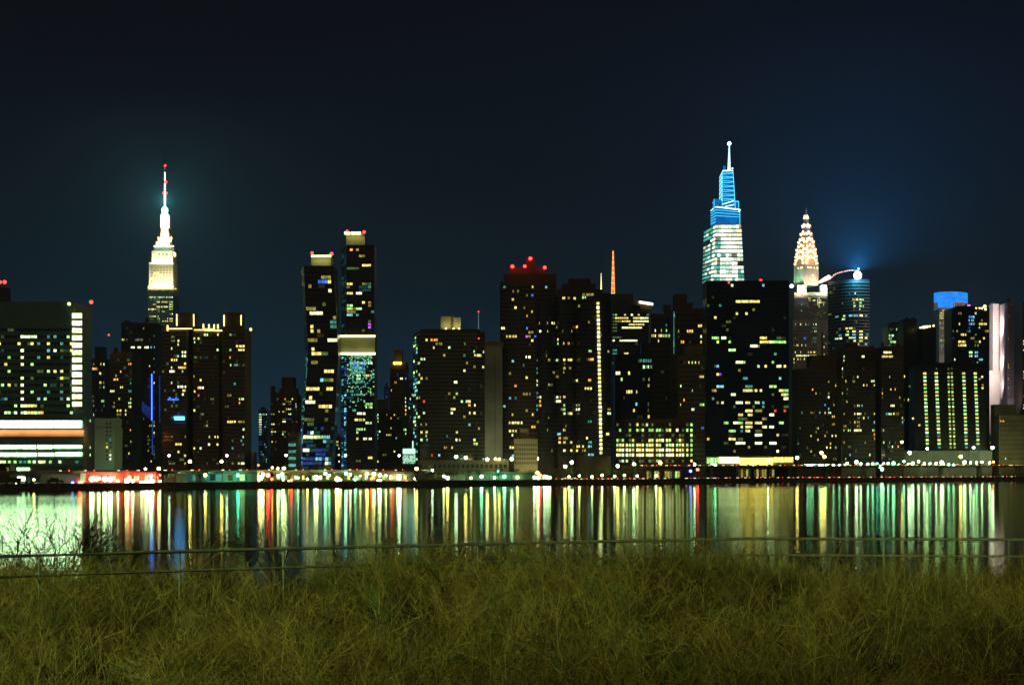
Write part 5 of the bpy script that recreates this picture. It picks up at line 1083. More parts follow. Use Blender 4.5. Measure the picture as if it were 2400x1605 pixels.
def relabel_cars():
    tot = {}; cnt = {}
    for o, px, road, g in CARN: tot[zone(px), road] = tot.get((zone(px), road), 0)+1
    for o, px, road, g in sorted(CARN, key=lambda t: t[1]):
        k_ = (zone(px), road); i = cnt.get(k_, 0); cnt[k_] = i+1
        o['label'] = 'car on %s before %s' % (road, zone(px)) + (', '+ORD[min(i, 15)] if tot[k_] > 1 else '')
def on(px, off, z):
    D = shore(px)+off; D2 = shore(px+10)+off; p = Vector((X(px, D), D, z)); d = Vector((X(px+10, D2), D2, 0))-Vector((X(px, D), D, 0)); return p, math.atan2(d.y, d.x)
for px in range(1510, 2400, 27):
    p, a = on(px+R.uniform(-6, 6), 25, zr(px)+.004); car(p.x, p.y, p.z, a, 'the right elevated highway', 'cars on the right elevated highway')
for px in range(1250, 2400, 24):
    p, a = on(px+R.uniform(-5, 5), 8.5, 3.07); car(p.x, p.y, p.z, a, 'the low riverside road', 'cars on the low riverside road')
for px in range(160, 1010, 60):
    p, a = on(px+R.uniform(-12, 12), 23, zl(px)+.004); car(p.x, p.y, p.z, a+math.pi*(px % 2), 'the left elevated highway', 'cars on the left elevated highway')

# ---------------------------------------------------------------- quay buildings under the left highway
def shed(name, label, a, b_, top, off, wall, n, pattern, D=None, lit=None):
    D = D or shore((a+b_)/2)+off; b = Bld(name, label, 'building', a, b_, D, WALL[wall], dep=10)
    b.tier(a, b_, top, raw=True)
    zt = Z(top, D); r = random.Random(a)
    for i in range(n):
        u0 = a+(b_-a)*(i+.1)/n; u1 = a+(b_-a)*(i+.9)/n; c = pattern[i % len(pattern)]
        if c == '.': continue
        if c == '|':
            b.grid.box(X(u0, D), X(u0, D)+.5, D-.4, D, 3, zt); continue
        mb = MB(); mb.box(X(u0, D), X(u1, D), D-.3, D-.05, 4.0, zt-1.2); b.part('window', mb, WIN[c])
    b.grid.box(X(a, D)-.3, X(b_, D)+.3, D-.7, D-.05, zt-.5, zt-.1)
    b.done(WALL['grey']); return b
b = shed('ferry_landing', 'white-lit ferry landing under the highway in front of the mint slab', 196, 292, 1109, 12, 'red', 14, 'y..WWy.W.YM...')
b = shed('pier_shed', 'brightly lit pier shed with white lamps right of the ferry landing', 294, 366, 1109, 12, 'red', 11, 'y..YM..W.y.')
b = shed('quay_wall_shed', 'plain grey-green quay wall left of the ferry landing', 94, 188, 1113, 14, 'grey', 10, '|..|..')
b = shed('terminal_shed', 'long green-lit quay shed with teal mural panel beneath the highway', 368, 602, 1107, 30, 'mint', 17, '|.g|.tTtTtT|g.G|.', None)
b = shed('quay_shops', 'row of cluttered lit quay shops below the slender tower pair', 640, 970, 1109, 30, 'olive', 40, 'gYtG.yMgY.tGyW.GyY.g')
b = shed('garden_wall', 'pale green-lit garden wall behind promenade lamps below the blank grey slab', 1040, 1250, 1109, 30, 'mint', 24, '|.....')
b = shed('road_shelter', 'small dark shelter with little white windows near the low office block', 1515, 1600, 1100, 18, 'dark', 14, 'yg.Gy..y')
b = shed('road_shelter', 'dark quay shelter with amber strip windows under the black slab tower', 1730, 1815, 1096, 40, 'dark', 14, 'dydyy.')

# ---------------------------------------------------------------- street lamps
LG = {'A': ('amber', emis('amber_lamp_glow', (1, .74, .17), 38)), 'W': ('white', emis('white_lamp_glow', (.66, 1, .56), 42)), 'M': ('mint', emis('mint_lamp_glow', (.30, 1, .52), 30)), 'Y': ('yellow', emis('yellow_lamp_glow', (.96, 1, .38), 34)),
      'T': ('teal', emis('teal_lamp_glow', (.06, .95, .55), 28)), 'R': ('red', emis('red_lamp_glow', (1, .05, .025), 26)), 'B': ('blue', emis('blue_lamp_glow', (.08, .20, 1), 14)), 'O': ('orange', emis('orange_lamp_glow', (1, .4, .08), 14))}
LGS = {k: emis('strong_'+v[0]+'_lamp_glow', tuple(v[1].node_tree.nodes['Emission'].inputs[0].default_value)[:3], 45, sample=True) for k, v in LG.items()}
def L2(ox, txt):
    out = []
    for t in txt.split():
        m = re.match(r'^([\d.]+),([-\d.]+)([A-Z])(\+*)$', t); out.append((ox+float(m[1])/3.908, 1080+float(m[2])/3.908, m[3], len(m[4])))
    return out
LAMPS = (L2(0, '310,172A 148,212M 665,200B+ 840,165W++ 905,160W+ 960,165W++ 1010,165W++ 1080,182W 1160,180Y++ 1240,125Y+ 1215,182W+ 1382,135W+ 1300,205W++ 1345,195W++ 1390,190W++ 1455,70Y+ 1332,72Y 735,200R++ 745,222R+ 1120,225R+ 1185,150R++ 1275,225R++ 1420,225R+ 1465,130R 1440,150R 1465,185Y '
      '1740,4A+ 2030,4A+ 1550,-50W 2078,-50W 1880,128A+ 2180,130T+ 1340,200R+ 1000,226R+ 850,225R+')
  + L2(600, '42,155Y++ 65,122Y+ 110,130R++ 145,165R+ 205,135M+ 240,120Y+ 385,155M 325,175R+ 550,155Y++ 635,115M+ 672,130M 745,165A++ 775,172A 825,115M+ 865,125Y 1018,118A+ 1080,118Y+ 1135,130Y+ 1130,187W++ 1310,150W++ 1405,140W 1470,70A+ 1615,85W 1445,160Y 1465,190Y '
      '1755,155A+ 1970,155Y 2065,142M+ 2185,152Y 2275,142M+ 150,62A 200,68A 255,68A+ 22,38R 275,-52W 820,-52W 1312,-50W 250,170Y 300,185O 470,165A 1190,132Y 1243,192O 955,140Y 2220,92T 10,160R+ 1250,150R+ 1380,190R+ 1060,160R+ 245,150T+ 910,170M 1720,140Y')
  + L2(1069-0, '0,-39W+') + L2(1091.6, '0,-31A+') + L2(1142, '0,-15Y+') + L2(1161, '0,-19A') + L2(1170.5, '0,-19A') + L2(1199.6, '0,-19W+')
  + L2(1200, '50,150Y 205,150W+ 235,110A+ 240,152W+ 300,142W+ 325,150W+ 347,150Y 262,130R+ 487,50A+ 548,12W+ 522,145Y 617,135Y 732,145Y 825,130Y 940,140Y 968,45A+ 1030,130Y 1117,30W+ 1147,137Y 1320,135Y 1358,15A+ 1628,38W+ 1668,32W+ 1635,92B+ 1700,78R+ 1832,38M+ 1860,38M+ 2205,45Y 190,-20W+ 228,-20W+ 105,165M 148,165M')
  + L2(1800, '133,42M+ 1028,50W+ 1045,75M+ 725,20W 810,8W+ 850,25W 915,28M 960,25M 1000,25T 1060,25M 1100,20M 1150,20M+ 1200,35M 1245,4M 1285,30W 1325,22W+ 1380,5W 1432,25W 1485,25M 1540,22W 1590,12W+ 1602,30W+ 1655,33M 1700,35M 1735,38M 1800,12W+ 1855,15W 1910,15M 1960,10W 2065,8O 2030,15W '
      '490,-75A+ 517,-40A+ 267,-30A+ 1228,-175A 1297,-75W+ 1458,-113W 1765,-40A+ 1884,-122W 2056,-122W+ 0,-3W ')
  + L2(1800, ' '.join('%d,38M' % x for x in (335, 362, 388, 412, 437, 470, 497, 535, 560, 600, 655, 700))))
ZONES = [(215, 'the hospital tower'), (292, 'the mint-green slab'), (392, 'the blue-edged narrow tower'), (602, 'the twin-roofed block'), (706, 'the street gap'), (790, 'the bent tower'), (877, 'the two-part tower'), (976, 'the billboards'), (1137, 'the banded tower'),
         (1200, 'the blank grey slab'), (1262, 'the small beige block'), (1436, 'the round-cornered tower'), (1640, 'the low office block'), (1858, 'the black slab tower'), (1965, 'the stepped apartment tower'), (2112, 'the apartment towers'), (2330, 'the stair-column tower'), (2600, 'the far-right block')]
def zone(px): return next(n for a, n in ZONES if px < a)
ORD = ['leftmost', 'second from left', 'third from left', 'fourth from left', 'fifth from left', 'sixth from left', 'seventh from left', 'eighth from left', 'ninth from left', 'tenth from left', 'eleventh from left', 'twelfth from left', 'thirteenth from left', 'fourteenth from left', 'fifteenth from left', 'sixteenth from left']
def make_lamps():
    POLE = mat('lamp_post_paint', (.10, .13, .09), .6); keyc = {}; LAMPS.sort(); tot = {}
    info = []
    for px, py, c, s in LAMPS:
        h = 'tall' if py < 1092 else ('mid-height' if py < 1112 else 'low'); key = (zone(px), c, h, s > 1); tot[key] = tot.get(key, 0)+1; info.append(key)
    for (px, py, c, s), key in zip(LAMPS, info):
        i = keyc.get(key, 0); keyc[key] = i+1
        D = shore(px)+(5 if py > 1112 else 17 if py > 1100 else 45)
        if py < 1098 and px > 1850: D = shore(px)+38
        p = P(px, py, D); gz = 3.0
        lab = '%s %s lamp on a %s post before %s' % ('blazing' if s > 1 else 'glowing', LG[c][0], key[2], key[0])
        if tot[key] > 1: lab += ', '+ORD[min(i, 15)]
        o = empty('street_lamp', Vector((p.x, p.y, gz)), lab, 'street lamp', 'lamps along the far bank')
        r = (.62, .9, 1.35)[s]*K(D)/.245*(.9 if c in 'RB' else 1)
        mb = MB(); mb.tube([(p.x, p.y, gz), (p.x, p.y, p.z-r*.9)], [.16, .09], 5); mb.build('post', POLE, o)
        mb = MB(); mb.ball(p, r, 8, 6); mb.build('globe', LGS[c] if s == 2 else LG[c][1], o)
        mb = MB(); mb.tube([(p.x, p.y, p.z+r*.9), (p.x, p.y, p.z+r*1.15)], [r*.6, r*.25], 6); mb.build('cap', POLE, o)
make_lamps(); relabel_cars()

# practical light from the quay fittings (strip fittings fixed under the highway and on the walls)
def strip(px, py, D, w, pw, col, tilt=60, name='strip_fitting', lab=None):
    o = empty('light_fitting', P(px, py, D), lab or 'strip light fitting on the quay', 'light', None)
    mb = MB(); c = P(px, py, D); mb.box(c.x-w/2, c.x+w/2, c.y-.2, c.y+.2, c.z+.05, c.z+.3); mb.build('housing', WALL['dark'], o)
    area(o, c, (math.radians(tilt), 0, 0), w, .6, pw, col, name)
for i, (px, py, off, w, pw, col, lab) in enumerate(((140, 1111, 6, 14, 500, (.8, 1, .7), 'strip light before the grey-green quay wall'), (245, 1106, 4, 18, 4200, (1, .12, .07), 'red-tinted strip light over the ferry landing'), (330, 1106, 4, 14, 4200, (1, .12, .07), 'red-tinted strip light over the pier shed'),
       (430, 1106, 17, 24, 1300, (.5, 1, .45), 'green strip light at the left end of the terminal shed'), (500, 1106, 17, 20, 1100, (.25, 1, .75), 'teal strip light over the mural panel'), (565, 1106, 17, 20, 1500, (.3, 1, .6), 'teal strip light at the right end of the terminal shed'),
       (680, 1106, 17, 24, 900, (1, .85, .4), 'warm strip light at the left end of the quay shops'), (800, 1106, 17, 24, 900, (.9, 1, .6), 'pale strip light over the middle quay shops'), (905, 1106, 17, 24, 14000, (1, .13, .07), 'red-tinted strip light by the blazing quay lamps'),
       (1080, 1109, 14, 20, 900, (.35, 1, .6), 'green strip light at the left of the garden wall'), (1130, 1109, 14, 14, 1400, (.35, 1, .6), 'green strip light at the centre of the garden wall'), (1185, 1109, 14, 14, 1400, (.35, 1, .6), 'green strip light at the right of the garden wall'),
       (1400, 1090, 20, 40, 1500, (.8, 1, .35), 'yellow-green strip light behind the hedge'))):
    strip(px, py, shore(px)+off, w, pw, col, 40, lab=lab)

# ---------------------------------------------------------------- trees on the far bank, hedge
LEAF = mat('tree_leaves', (.07, .12, .03), .7, 0, .4, 1.5); BARK = mat('tree_bark', (.10, .07, .04), .9)
def tree(px, top, w, off, label, seed, n=420, cat='tree'):
    r = random.Random(seed); D = shore(px)+off; zt = Z(top, D); x = X(px, D); base = Vector((x, D, 3)); o = empty('tree', base, label, cat, 'trees on the far bank')
    h = zt-3; rw = w*K(D)/2; mb = MB(); mb.tube([base, base+Vector((.1, 0, h*.35)), base+Vector((.2, .1, h*.7))], [.22, .17, .08], 6)
    for k in range(7):
        a = r.uniform(0, 6.28); p0 = base+Vector((.1, 0, h*r.uniform(.3, .5))); mb.tube([p0, p0+Vector((math.cos(a)*rw*.7, math.sin(a)*rw*.7, h*.3))], [.09, .03], 4)
    mb.build('trunk', BARK, o); mb = MB()
    cl = [(Vector((r.uniform(-.7, .7)*rw, r.uniform(-.7, .7)*rw, h*r.uniform(.45, .9))), r.uniform(.25, .5)*rw) for _ in range(12)]
    for k in range(n):
        c, cr_ = r.choice(cl); d = Vector((r.gauss(0, 1), r.gauss(0, 1), r.gauss(0, .8))); p = base+c+d.normalized()*cr_*r.uniform(.5, 1.1)
        if p.z > zt: p.z = zt-.1
        s_ = r.uniform(.22, .42); a = Vector((r.gauss(0, 1), r.gauss(0, 1), r.gauss(0, 1))).normalized(); b_ = a.orthogonal().normalized()
        mb.quad(p-a*s_, p-b_*s_*.5, p+a*s_, p+b_*s_*.5)
    mb.build('crown', LEAF, o)
for i, (px, top, w, off, lab) in enumerate(((1000, 1098, 30, 10, 'dark leafy tree at the left foot of the banded tower'), (1030, 1099, 30, 12, 'dark leafy tree below the middle of the banded tower'), (1062, 1097, 34, 12, 'broad dark tree right of the middle of the banded tower'), (1092, 1100, 28, 10, 'dark tree below the right corner of the banded tower'),
       (1125, 1099, 28, 12, 'dark tree left of the bright green tree'), (1168, 1098, 22, 6, 'small bright green-lit tree before the blank slab'), (1205, 1098, 30, 14, 'dark tree below the small beige block'), (1240, 1100, 26, 14, 'dark tree behind the white lamp cluster'), (1306, 1096, 22, 5, 'small bright green-lit tree under the round-cornered tower'),
       (1345, 1093, 40, 16, 'leftmost hedge-like tree under the round-cornered tower'), (1375, 1090, 42, 16, 'tallest hedge-like tree under the round-cornered tower'), (1405, 1093, 42, 16, 'hedge-like tree below the lit stair column'), (1435, 1095, 42, 16, 'hedge-like tree between round-cornered tower and low office block'), (1470, 1098, 40, 18, 'rightmost hedge-like tree before the low office block'), (145, 1124, 9, 2, 'small round dark tree on the quay before the grey-green wall'))):
    tree(px, top, w, off, lab, 300+i, 420)

# boats and trucks on the quay
def boat():
    D = 893; x = X(813, D)+0; D = 860; x = X(813, D); o = empty('small_boat', Vector((x, D, 0)), 'small dark moored boat on the river below the lit quay shops', 'boat')
    mb = MB(); pr = [(-4, .2, 1.2), (-3.6, 1.1, 1.1), (0, 1.4, 1.0), (3, 1.0, 1.2), (4.4, .05, 1.6)]
    n = 0
    for (xx, w, h) in pr:
        mb.v += [(x+xx, D-w, h), (x+xx, D-w*.6, -.3), (x+xx, D+w*.6, -.3), (x+xx, D+w, h)]
    for i in range(len(pr)-1):
        for j in range(3): mb.f.append((4*i+j, 4*i+j+1, 4*i+5+j, 4*i+4+j)); mb.m.append(0)
        mb.f.append((4*i+3, 4*i, 4*i+4, 4*i+7)); mb.m.append(0)
    mb.build('hull', WALL['dark'], o)
    mb = MB(); mb.box(x-2, x+.8, D-.8, D+.8, 1.1, 2.5); mb.build('cabin', WALL['dark'], o)
    mb = MB(); mb.tube([(x-.5, D, 2.5), (x-.5, D, 4)], .06, 5); mb.build('mast', WALL['dark'], o)
boat()
def truck(px, off, lab, col, L=6.5):
    D = shore(px)+off; x = X(px, D); o = empty('parked_truck', Vector((x, D, 3.05)), lab, 'truck'); mb = MB()
    mb.box(x-L/2+1.8, x+L/2, D-1.1, D+1.1, 3.75, 6.0); mb.build('cargo_box', col, o)
    mb = MB(); mb.hexa([(x-L/2, D-1, 3.6), (x-L/2+1.7, D-1, 3.6), (x-L/2+1.7, D+1, 3.6), (x-L/2, D+1, 3.6), (x-L/2+.5, D-1, 5.2), (x-L/2+1.7, D-1, 5.2), (x-L/2+1.7, D+1, 5.2), (x-L/2+.5, D+1, 5.2)]); mb.build('cab', col, o)
    for wx in (-L/2+1, L/2-1.2):
        mb = MB(); mb.tube([(x+wx, D-1.1, 3.48), (x+wx, D-.8, 3.48)], .45, 10); mb.tube([(x+wx, D+.8, 3.48), (x+wx, D+1.1, 3.48)], .45, 10); mb.build('wheels', MATS['tyre_rubber'], o)
truck(400, 6, 'bluish parked truck at the left end of the green terminal shed', WALL['slate']); truck(125, 6, 'dark parked truck before the grey-green quay wall', WALL['dark']); truck(838, 6, 'pale parked truck on the quay before the shops', WALL['white']); truck(30, 5, 'dark parked truck at the far left quay edge', WALL['dark'], 8)
# sign gantry with blue lamp: posts at the start of the right highway
for px, h in ((1612, 1094), (1626, 1094)):
    pass

# ---------------------------------------------------------------- near bank
rng = np.random.default_rng(5)
def gnd(x, y):
    x = np.asarray(x, float); y = np.asarray(y, float)
    base = np.interp(y, [-30, 2, 9, 31, 36, 52, 70], [8.4, 8.4, 7.15, 7.5, 7.1, -1.0, -1.5])
    mound = .42*np.exp(-((x-0.3)/3.4)**2-((y-31)/4)**2)+.28*np.exp(-((x-5.5)/2)**2-((y-27)/5)**2)
    return base+.14*np.sin(x*.9+y*.4)*np.cos(y*.7-x*.3)+.09*np.sin(x*2.3-y*1.7)+np.where(y < 36, mound, 0)
def terrain():
    nx, ny = 90, 80; xs = np.linspace(-60, 60, nx); ys = np.linspace(-25, 70, ny); XX, YY = np.meshgrid(xs, ys); ZZ = gnd(XX, YY)
    v = np.stack([XX, YY, ZZ], -1).reshape(-1, 3); f = [(j*nx+i, j*nx+i+1, (j+1)*nx+i+1, (j+1)*nx+i) for j in range(ny-1) for i in range(nx-1)]
    me = bpy.data.meshes.new('near_bank'); me.from_pydata(v.tolist(), [], f); me.materials.append(mat('dry_soil', (.028, .022, .010), .95, 0, .4, 3, .4))
    o = bpy.data.objects.new('near_bank_ground', me); COL.objects.link(o); tag(o, kind='structure')
terrain()
def strands(root, dirv, length, bend, width, segs, col):
    n = len(root); P_ = np.zeros((n, segs+1, 3)); P_[:, 0] = root; d = dirv.copy()
    for i in range(segs):
        P_[:, i+1] = P_[:, i]+d*(length/segs)[:, None]; d = d+bend/segs+rng.normal(0, .11, d.shape); d /= np.linalg.norm(d, axis=1)[:, None]
    side = np.cross(dirv, rng.normal(0, 1, dirv.shape)+np.array([0, 1.5, 0])); side /= np.linalg.norm(side, axis=1)[:, None]+1e-9
    w = width[:, None]*np.linspace(1, .35, segs+1)[None]
    V = np.stack([P_-side[:, None]*w[..., None]/2, P_+side[:, None]*w[..., None]/2], 2)     # n, segs+1, 2, 3
    base = (np.arange(n)*(segs+1)*2)[:, None]; k = np.arange(segs)[None]*2
    Fq = np.stack([base+k, base+k+1, base+k+3, base+k+2], -1).reshape(-1, 4)
    C = np.repeat(col, (segs+1)*2, 0)
    return V.reshape(-1, 3), Fq, C, P_
def mesh_from(name, parts, m):
    V = []; Fa = []; C = []; o = 0
    for v, f, c in parts: V.append(v); Fa.append(f+o); C.append(c); o += len(v)
    V = np.concatenate(V); Fa = np.concatenate(Fa); C = np.concatenate(C); me = bpy.data.meshes.new(name)
    me.vertices.add(len(V)); me.vertices.foreach_set('co', V.astype(np.float32).ravel()); me.loops.add(Fa.size); me.loops.foreach_set('vertex_index', Fa.astype(np.int32).ravel())
    me.polygons.add(len(Fa)); me.polygons.foreach_set('loop_start', np.arange(0, Fa.size, 4, dtype=np.int32))
    me.update(calc_edges=True)
    at = me.color_attributes.new('tint', 'FLOAT_COLOR', 'POINT'); at.data.foreach_set('color', np.concatenate([C, np.ones((len(C), 1))], 1).astype(np.float32).ravel())
    me.materials.append(m); ob = bpy.data.objects.new(name, me); COL.objects.link(ob); return ob
GM = bpy.data.materials.new('dry_grass'); GM.use_nodes = True; t = GM.node_tree; bs = t.nodes['Principled BSDF']; ca = t.nodes.new('ShaderNodeVertexColor'); ca.layer_name = 'tint'
t.links.new(ca.outputs[0], bs.inputs['Base Color']); bs.inputs['Roughness'].default_value = .8; bs.inputs['Specular IOR Level'].default_value = .15
PAL = np.array([(.31, .29, .08), (.24, .25, .07), (.20, .14, .05), (.13, .21, .07), (.44, .42, .19), (.10, .08, .03)])
def grass():
    nC = 4000; y = 10+22.5*rng.random(nC)**.8; x = (rng.random(nC)*2-1)*(y*.345+5.0)
    gap = np.sin(x*1.9+.7*y)*np.sin(y*1.15-.8*x)+.5*np.sin(x*3.7-y*2.1)+rng.normal(0, .25, nC) > -.62; gap |= y > 27; x = x[gap]; y = y[gap]; nC = len(x)
    hgt = (.68+.22*np.sin(x*1.1+1.3)*np.sin(y*.6)+rng.normal(0, .18, nC)+.16*np.exp(-((x-.5)/3)**2)-.32*np.exp(-((x+5.0)/.8)**2)-.12*(x > 5)+.14*(x < -6)*(y > 20)).clip(.22, 1.2)
    dens = np.where((x < -.30*y-0) & (y > 29), .5, 1)
    tint = PAL[rng.choice(6, nC, p=[.22, .24, .17, .17, .06, .14])]*rng.uniform(.5, 1.25, (nC, 1))*(1+.4*np.sin(x*.8+1.7*np.sin(y*.5))*np.cos(y*.9))[:, None]
    per = 32; rx = np.repeat(x, per)+rng.normal(0, .10, nC*per); ry = np.repeat(y, per)+rng.normal(0, .10, nC*per)
    rz = gnd(rx, ry)-.05; n = nC*per; ang = rng.random(n)*2*np.pi; sp = np.abs(rng.normal(0, .55, n))
    lean = np.repeat(rng.normal(0, .30, (nC, 2)), per, 0)
    d = np.stack([np.cos(ang)*sp+lean[:, 0], np.sin(ang)*sp+lean[:, 1], np.ones(n)], 1); d /= np.linalg.norm(d, axis=1)[:, None]
    bend = np.stack([np.cos(ang)*rng.uniform(0, 1.1, n)+lean[:, 0]*1.5, np.sin(ang)*rng.uniform(0, 1.1, n)+lean[:, 1], rng.uniform(-1.2, .1, n)], 1)
    ln = np.repeat(hgt, per)*rng.uniform(.4, 1.15, n); col = np.repeat(tint, per, 0)*rng.uniform(.75, 1.25, (n, 1))
    wd = np.repeat(.0042+.00015*y, per)*rng.choice([.7, 1, 1.5, 2.2], n, p=[.4, .4, .15, .05])
    v, f, c, Pp = strands(np.stack([rx, ry, rz], 1), d, ln, bend, wd, 6, col)
    parts = [(v, f, c)]
    # fine side twigs
    for k in (2, 3, 4, 5):
        sel = rng.random(n) < .8; r0 = Pp[sel, k]; m_ = sel.sum(); a2 = rng.random(m_)*2*np.pi; up = Pp[sel, min(k+1, 6)]-Pp[sel, k]; up /= np.linalg.norm(up, axis=1)[:, None]+1e-9
        d2 = up*.8+np.stack([np.cos(a2)*.9, np.sin(a2)*.9, rng.uniform(-.3, .5, m_)], 1); d2 /= np.linalg.norm(d2, axis=1)[:, None]
        v, f, c, _ = strands(r0, d2, ln[sel]*rng.uniform(.15, .42, m_), np.stack([rng.normal(0, .9, m_), rng.normal(0, .9, m_), rng.uniform(-.9, .9, m_)], 1), wd[sel]*.72, 3, col[sel]*1.05); parts.append((v, f, c))
    # stiff upright stalks standing out of the tangle
    n = 7600; y = 10.5+22*rng.random(n)**.8; x = (rng.random(n)*2-1)*(y*.345+5.0); keep = np.sin(x*1.7+y*.6)+np.sin(x*.6-y*1.3)+rng.normal(0, .8, n) > -.2; x, y = x[keep], y[keep]; n = len(x)
    d = np.stack([rng.normal(.05, .38, n), rng.normal(0, .25, n), np.ones(n)], 1); d /= np.linalg.norm(d, axis=1)[:, None]
    col = np.array([(.36, .33, .12)])*rng.uniform(.35, 1.4, (n, 1)); ln = rng.uniform(.55, 1.25, n); wd = (.0045+.00014*y)*rng.uniform(.7, 1.5, n)
    v, f, c, Pp = strands(np.stack([x, y, gnd(x, y)-.05], 1), d, ln, np.stack([rng.normal(0, .75, n), rng.normal(0, .5, n), rng.uniform(-.7, .1, n)], 1), wd, 6, col); parts.append((v, f, c))
    for k in (2, 3, 4, 5):
        for _ in range(2):
            a2 = rng.random(n)*2*np.pi; up = Pp[:, k+1]-Pp[:, k]; up /= np.linalg.norm(up, axis=1)[:, None]+1e-9; d2 = up+np.stack([np.cos(a2)*.55, np.sin(a2)*.55, np.zeros(n)], 1); d2 /= np.linalg.norm(d2, axis=1)[:, None]
            v, f, c, _ = strands(Pp[:, k], d2, ln*rng.uniform(.12, .36, n), np.stack([rng.normal(0, .3, n), rng.normal(0, .3, n), rng.uniform(0, .5, n)], 1), wd*.6, 3, col*.95); parts.append((v, f, c))
    o = mesh_from('dry_grass', parts, GM); tag(o, 'tangled dry wiry grass covering the near bank', 'grass', None, 'stuff')
grass()
def stalks(name, label, px0, px1, y0, n, h, wid, lean, cat, col=(.5, .45, .17)):
    D = y0; x0, x1 = X(px0, D), X(px1, D); x = rng.uniform(x0, x1, n); y = D+rng.normal(0, .25, n); z = gnd(x, y)
    d = np.stack([rng.normal(lean, .07, n), rng.normal(0, .05, n), np.ones(n)], 1); d /= np.linalg.norm(d, axis=1)[:, None]
    v, f, c, _ = strands(np.stack([x, y, z], 1), d, h*rng.uniform(.6, 1.1, n), np.stack([rng.normal(lean, .15, n), rng.normal(0, .1, n), rng.uniform(-.2, .1, n)], 1), np.full(n, wid), 8, np.tile(np.array([col]), (n, 1))*rng.uniform(.6, 1.1, (n, 1)))
    o = mesh_from(name, [(v, f, c)], GM); tag(o, label, cat)
stalks('reed_clump', 'clump of tall pale upright reeds before the right end of the railing', 2118, 2225, 24, 26, 1.55, .010, 0, 'reeds')
stalks('leaning_stalks', 'few bright stalks leaning right below the right-hand railing', 1990, 2080, 21, 8, 1.25, .010, .45, 'plant')
stalks('pale_tuft', 'bright yellow grass tuft at the bottom edge left of centre-right', 1500, 1580, 12.6, 34, .8, .008, .5, 'grass tuft', (.62, .55, .12))
stalks('single_stalk', 'long pale stalks curving up at the bottom left corner', 20, 60, 13.4, 3, 1.2, .010, -.1, 'plant', (.6, .5, .15))
stalks('upright_twigs', 'sparse upright twigs poking above the railing right of centre', 1540, 1900, 29, 60, 1.5, .008, .05, 'plant', (.28, .26, .08))
stalks('upright_twigs', 'dark thin twigs standing before the right-hand post', 2240, 2400, 29, 26, 1.45, .008, -.05, 'plant', (.24, .22, .07))

# railing
def railing():
    def fp(px): return float(np.interp(px, [-700, 0, 1750, 3100], [21, 26.3, 33.2, 32.0]))
    RM = mat('galvanised_pipe', (.25, .33, .26), .55, .3, .3, 6)
    o = empty('pipe_railing', Vector((0, 30, 7.2)), 'long horizontal pipe railing half buried in the dry grass', 'railing')
    ps = [Vector((X(p, fp(p)), fp(p), 8.57)) for p in (-650, 0, 300, 800, 1300, 1760, 2100, 2520, 3000)]
    for dz, r in ((0, .031), (-.34, .024)):
        mb = MB(); mb.tube([p+Vector((0, 0, dz)) for p in ps], r, 8); mb.build('rail', RM, o, smooth=True)
    for px in (-560, -240, 2660, 2950, 92, 421, 665, 894, 1120, 1340, 1555, 1815, 2072, 2365):
        p = Vector((X(px, fp(px)), fp(px), 8.57)); mb = MB(); mb.tube([p-Vector((0, 0, 1.7)), p], .02, 8); mb.build('post', RM, o)
railing()
# bare shrubs
BR = mat('bare_twigs', (.05, .05, .02), .9)
def shrub(name, label, px, D, top, spread, seed, depth=6, stems=5, lean=0, z0=None, droop=0, r0=.022):
    r = random.Random(seed); x = X(px, D); z = z0 if z0 is not None else float(gnd(x, D))-.1; base = Vector((x, D, z)); h = Z(top, D)-z; st = MB(); tw = MB()
    def grow(p, d, L, rad, k):
        mb = st if k > depth-3 else tw; q = p+d*L*.5; d2 = (d+Vector((r.gauss(0, .16), r.gauss(0, .16), r.gauss(0, .1)-droop))).normalized(); e = q+d2*L*.5
        mb.tube([p, q, e], [rad, rad*.88, rad*.72], 4 if k > 2 else 3, caps=False)
        if k <= 0: return
        for i in range(2 if r.random() < .55 else 3):
            a = Vector((r.gauss(0, 1)+lean, r.gauss(0, .8), r.gauss(.1, .6))).normalized(); nd = (d2+a*.62*spread).normalized(); grow(e if i < 2 else q, nd, L*r.uniform(.68, .92), rad*.66, k-1)
    for i in range(stems):
        d = Vector((r.gauss(lean, .45), r.gauss(0, .3), 1)).normalized(); grow(base+Vector((r.gauss(0, .12), r.gauss(0, .12), 0)), d, h*.27, r0, depth)
    o = empty(name, base, label, 'shrub', 'bare shrubs on the near bank'); st.build('stems', BR, o, kind='stuff'); tw.build('twigs', BR, o, kind='stuff')
shrub('bare_shrub', 'largest bare black-twigged shrub against the pale reflection at left', 80, 38, 1150, .95, 11, 6, 4, 0, None, 0, .045)
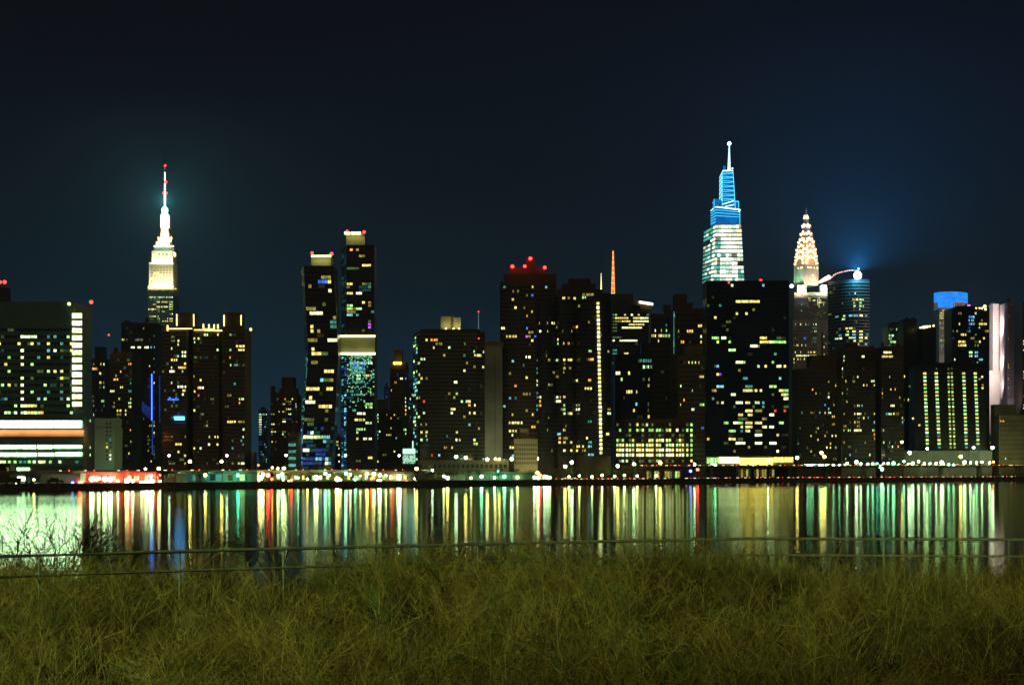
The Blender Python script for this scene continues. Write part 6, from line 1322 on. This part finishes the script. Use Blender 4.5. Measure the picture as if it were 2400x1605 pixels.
shrub('bare_shrub', 'bare shrub just right of the largest one, before the pale reflection', 150, 38.5, 1165, .95, 12, 5, 4, 0, None, 0, .04)
shrub('bare_shrub', 'smaller bare shrub at the edge of the pale reflection', 240, 38, 1200, 1, 13, 5, 4, 0, None, 0, .028)
shrub('bare_shrub', 'low bare shrub at the far left frame edge', 10, 37, 1255, 1.1, 14, 5, 5, 0, None, 0, .028)
shrub('arching_branches', 'sparse dark branches arching over the water below the bent tower', 655, 36, 1150, 1.0, 21, 5, 2, -.3, None, .02, .028)
shrub('arching_branches', 'sparse dark branches left of the bent tower reflection', 590, 36.5, 1160, 1.1, 22, 4, 2, -.35, None, .02, .026)
# floodlight mast behind the viewpoint that lights the near bank
def mast_light():
    o = empty('floodlight_mast', Vector((-58, -36, 8.4)), 'tall floodlight mast standing far behind the viewpoint', 'floodlight')
    mb = MB(); mb.tube([(-58, -36, 8.4), (-58, -36, 34)], [.3, .15], 8); mb.build('post', MATS['lamp_post_paint'], o)
    mb = MB(); mb.box(-59, -57, -36.2, -35.8, 34, 34.8); mb.build('lamp_head', WALL['dark'], o)
    l = bpy.data.lights.new('lamp_light', 'SPOT'); l.energy = 132000; l.color = (.88, 1, .30); l.spot_size = math.radians(20); l.spot_blend = 1; l.shadow_soft_size = .9
    ob = bpy.data.objects.new('lamp_light', l); COL.objects.link(ob); ob.parent = o; ob.location = (0, .8, 25.8)
    ob.rotation_euler = (Vector((1, 31, 7.5))-Vector((-58, -35.2, 34.2))).to_track_quat('-Z', 'Y').to_euler()
mast_light()

# ---------------------------------------------------------------- haze
def haze(dens):
    mb = MB(); mb.box(-3900, 3900, -60, 4400, -3.0, 520)
    m = bpy.data.materials.new('night_haze'); m.use_nodes = True; t = m.node_tree; t.nodes.clear(); o = t.nodes.new('ShaderNodeOutputMaterial'); v = t.nodes.new('ShaderNodeVolumePrincipled')
    v.inputs['Density'].default_value = dens; v.inputs['Color'].default_value = (.42, .74, .95, 1); v.inputs['Anisotropy'].default_value = .0
    t.links.new(v.outputs[0], o.inputs['Volume']); mb.build('haze', m, kind='stuff')
haze(1.25e-4)
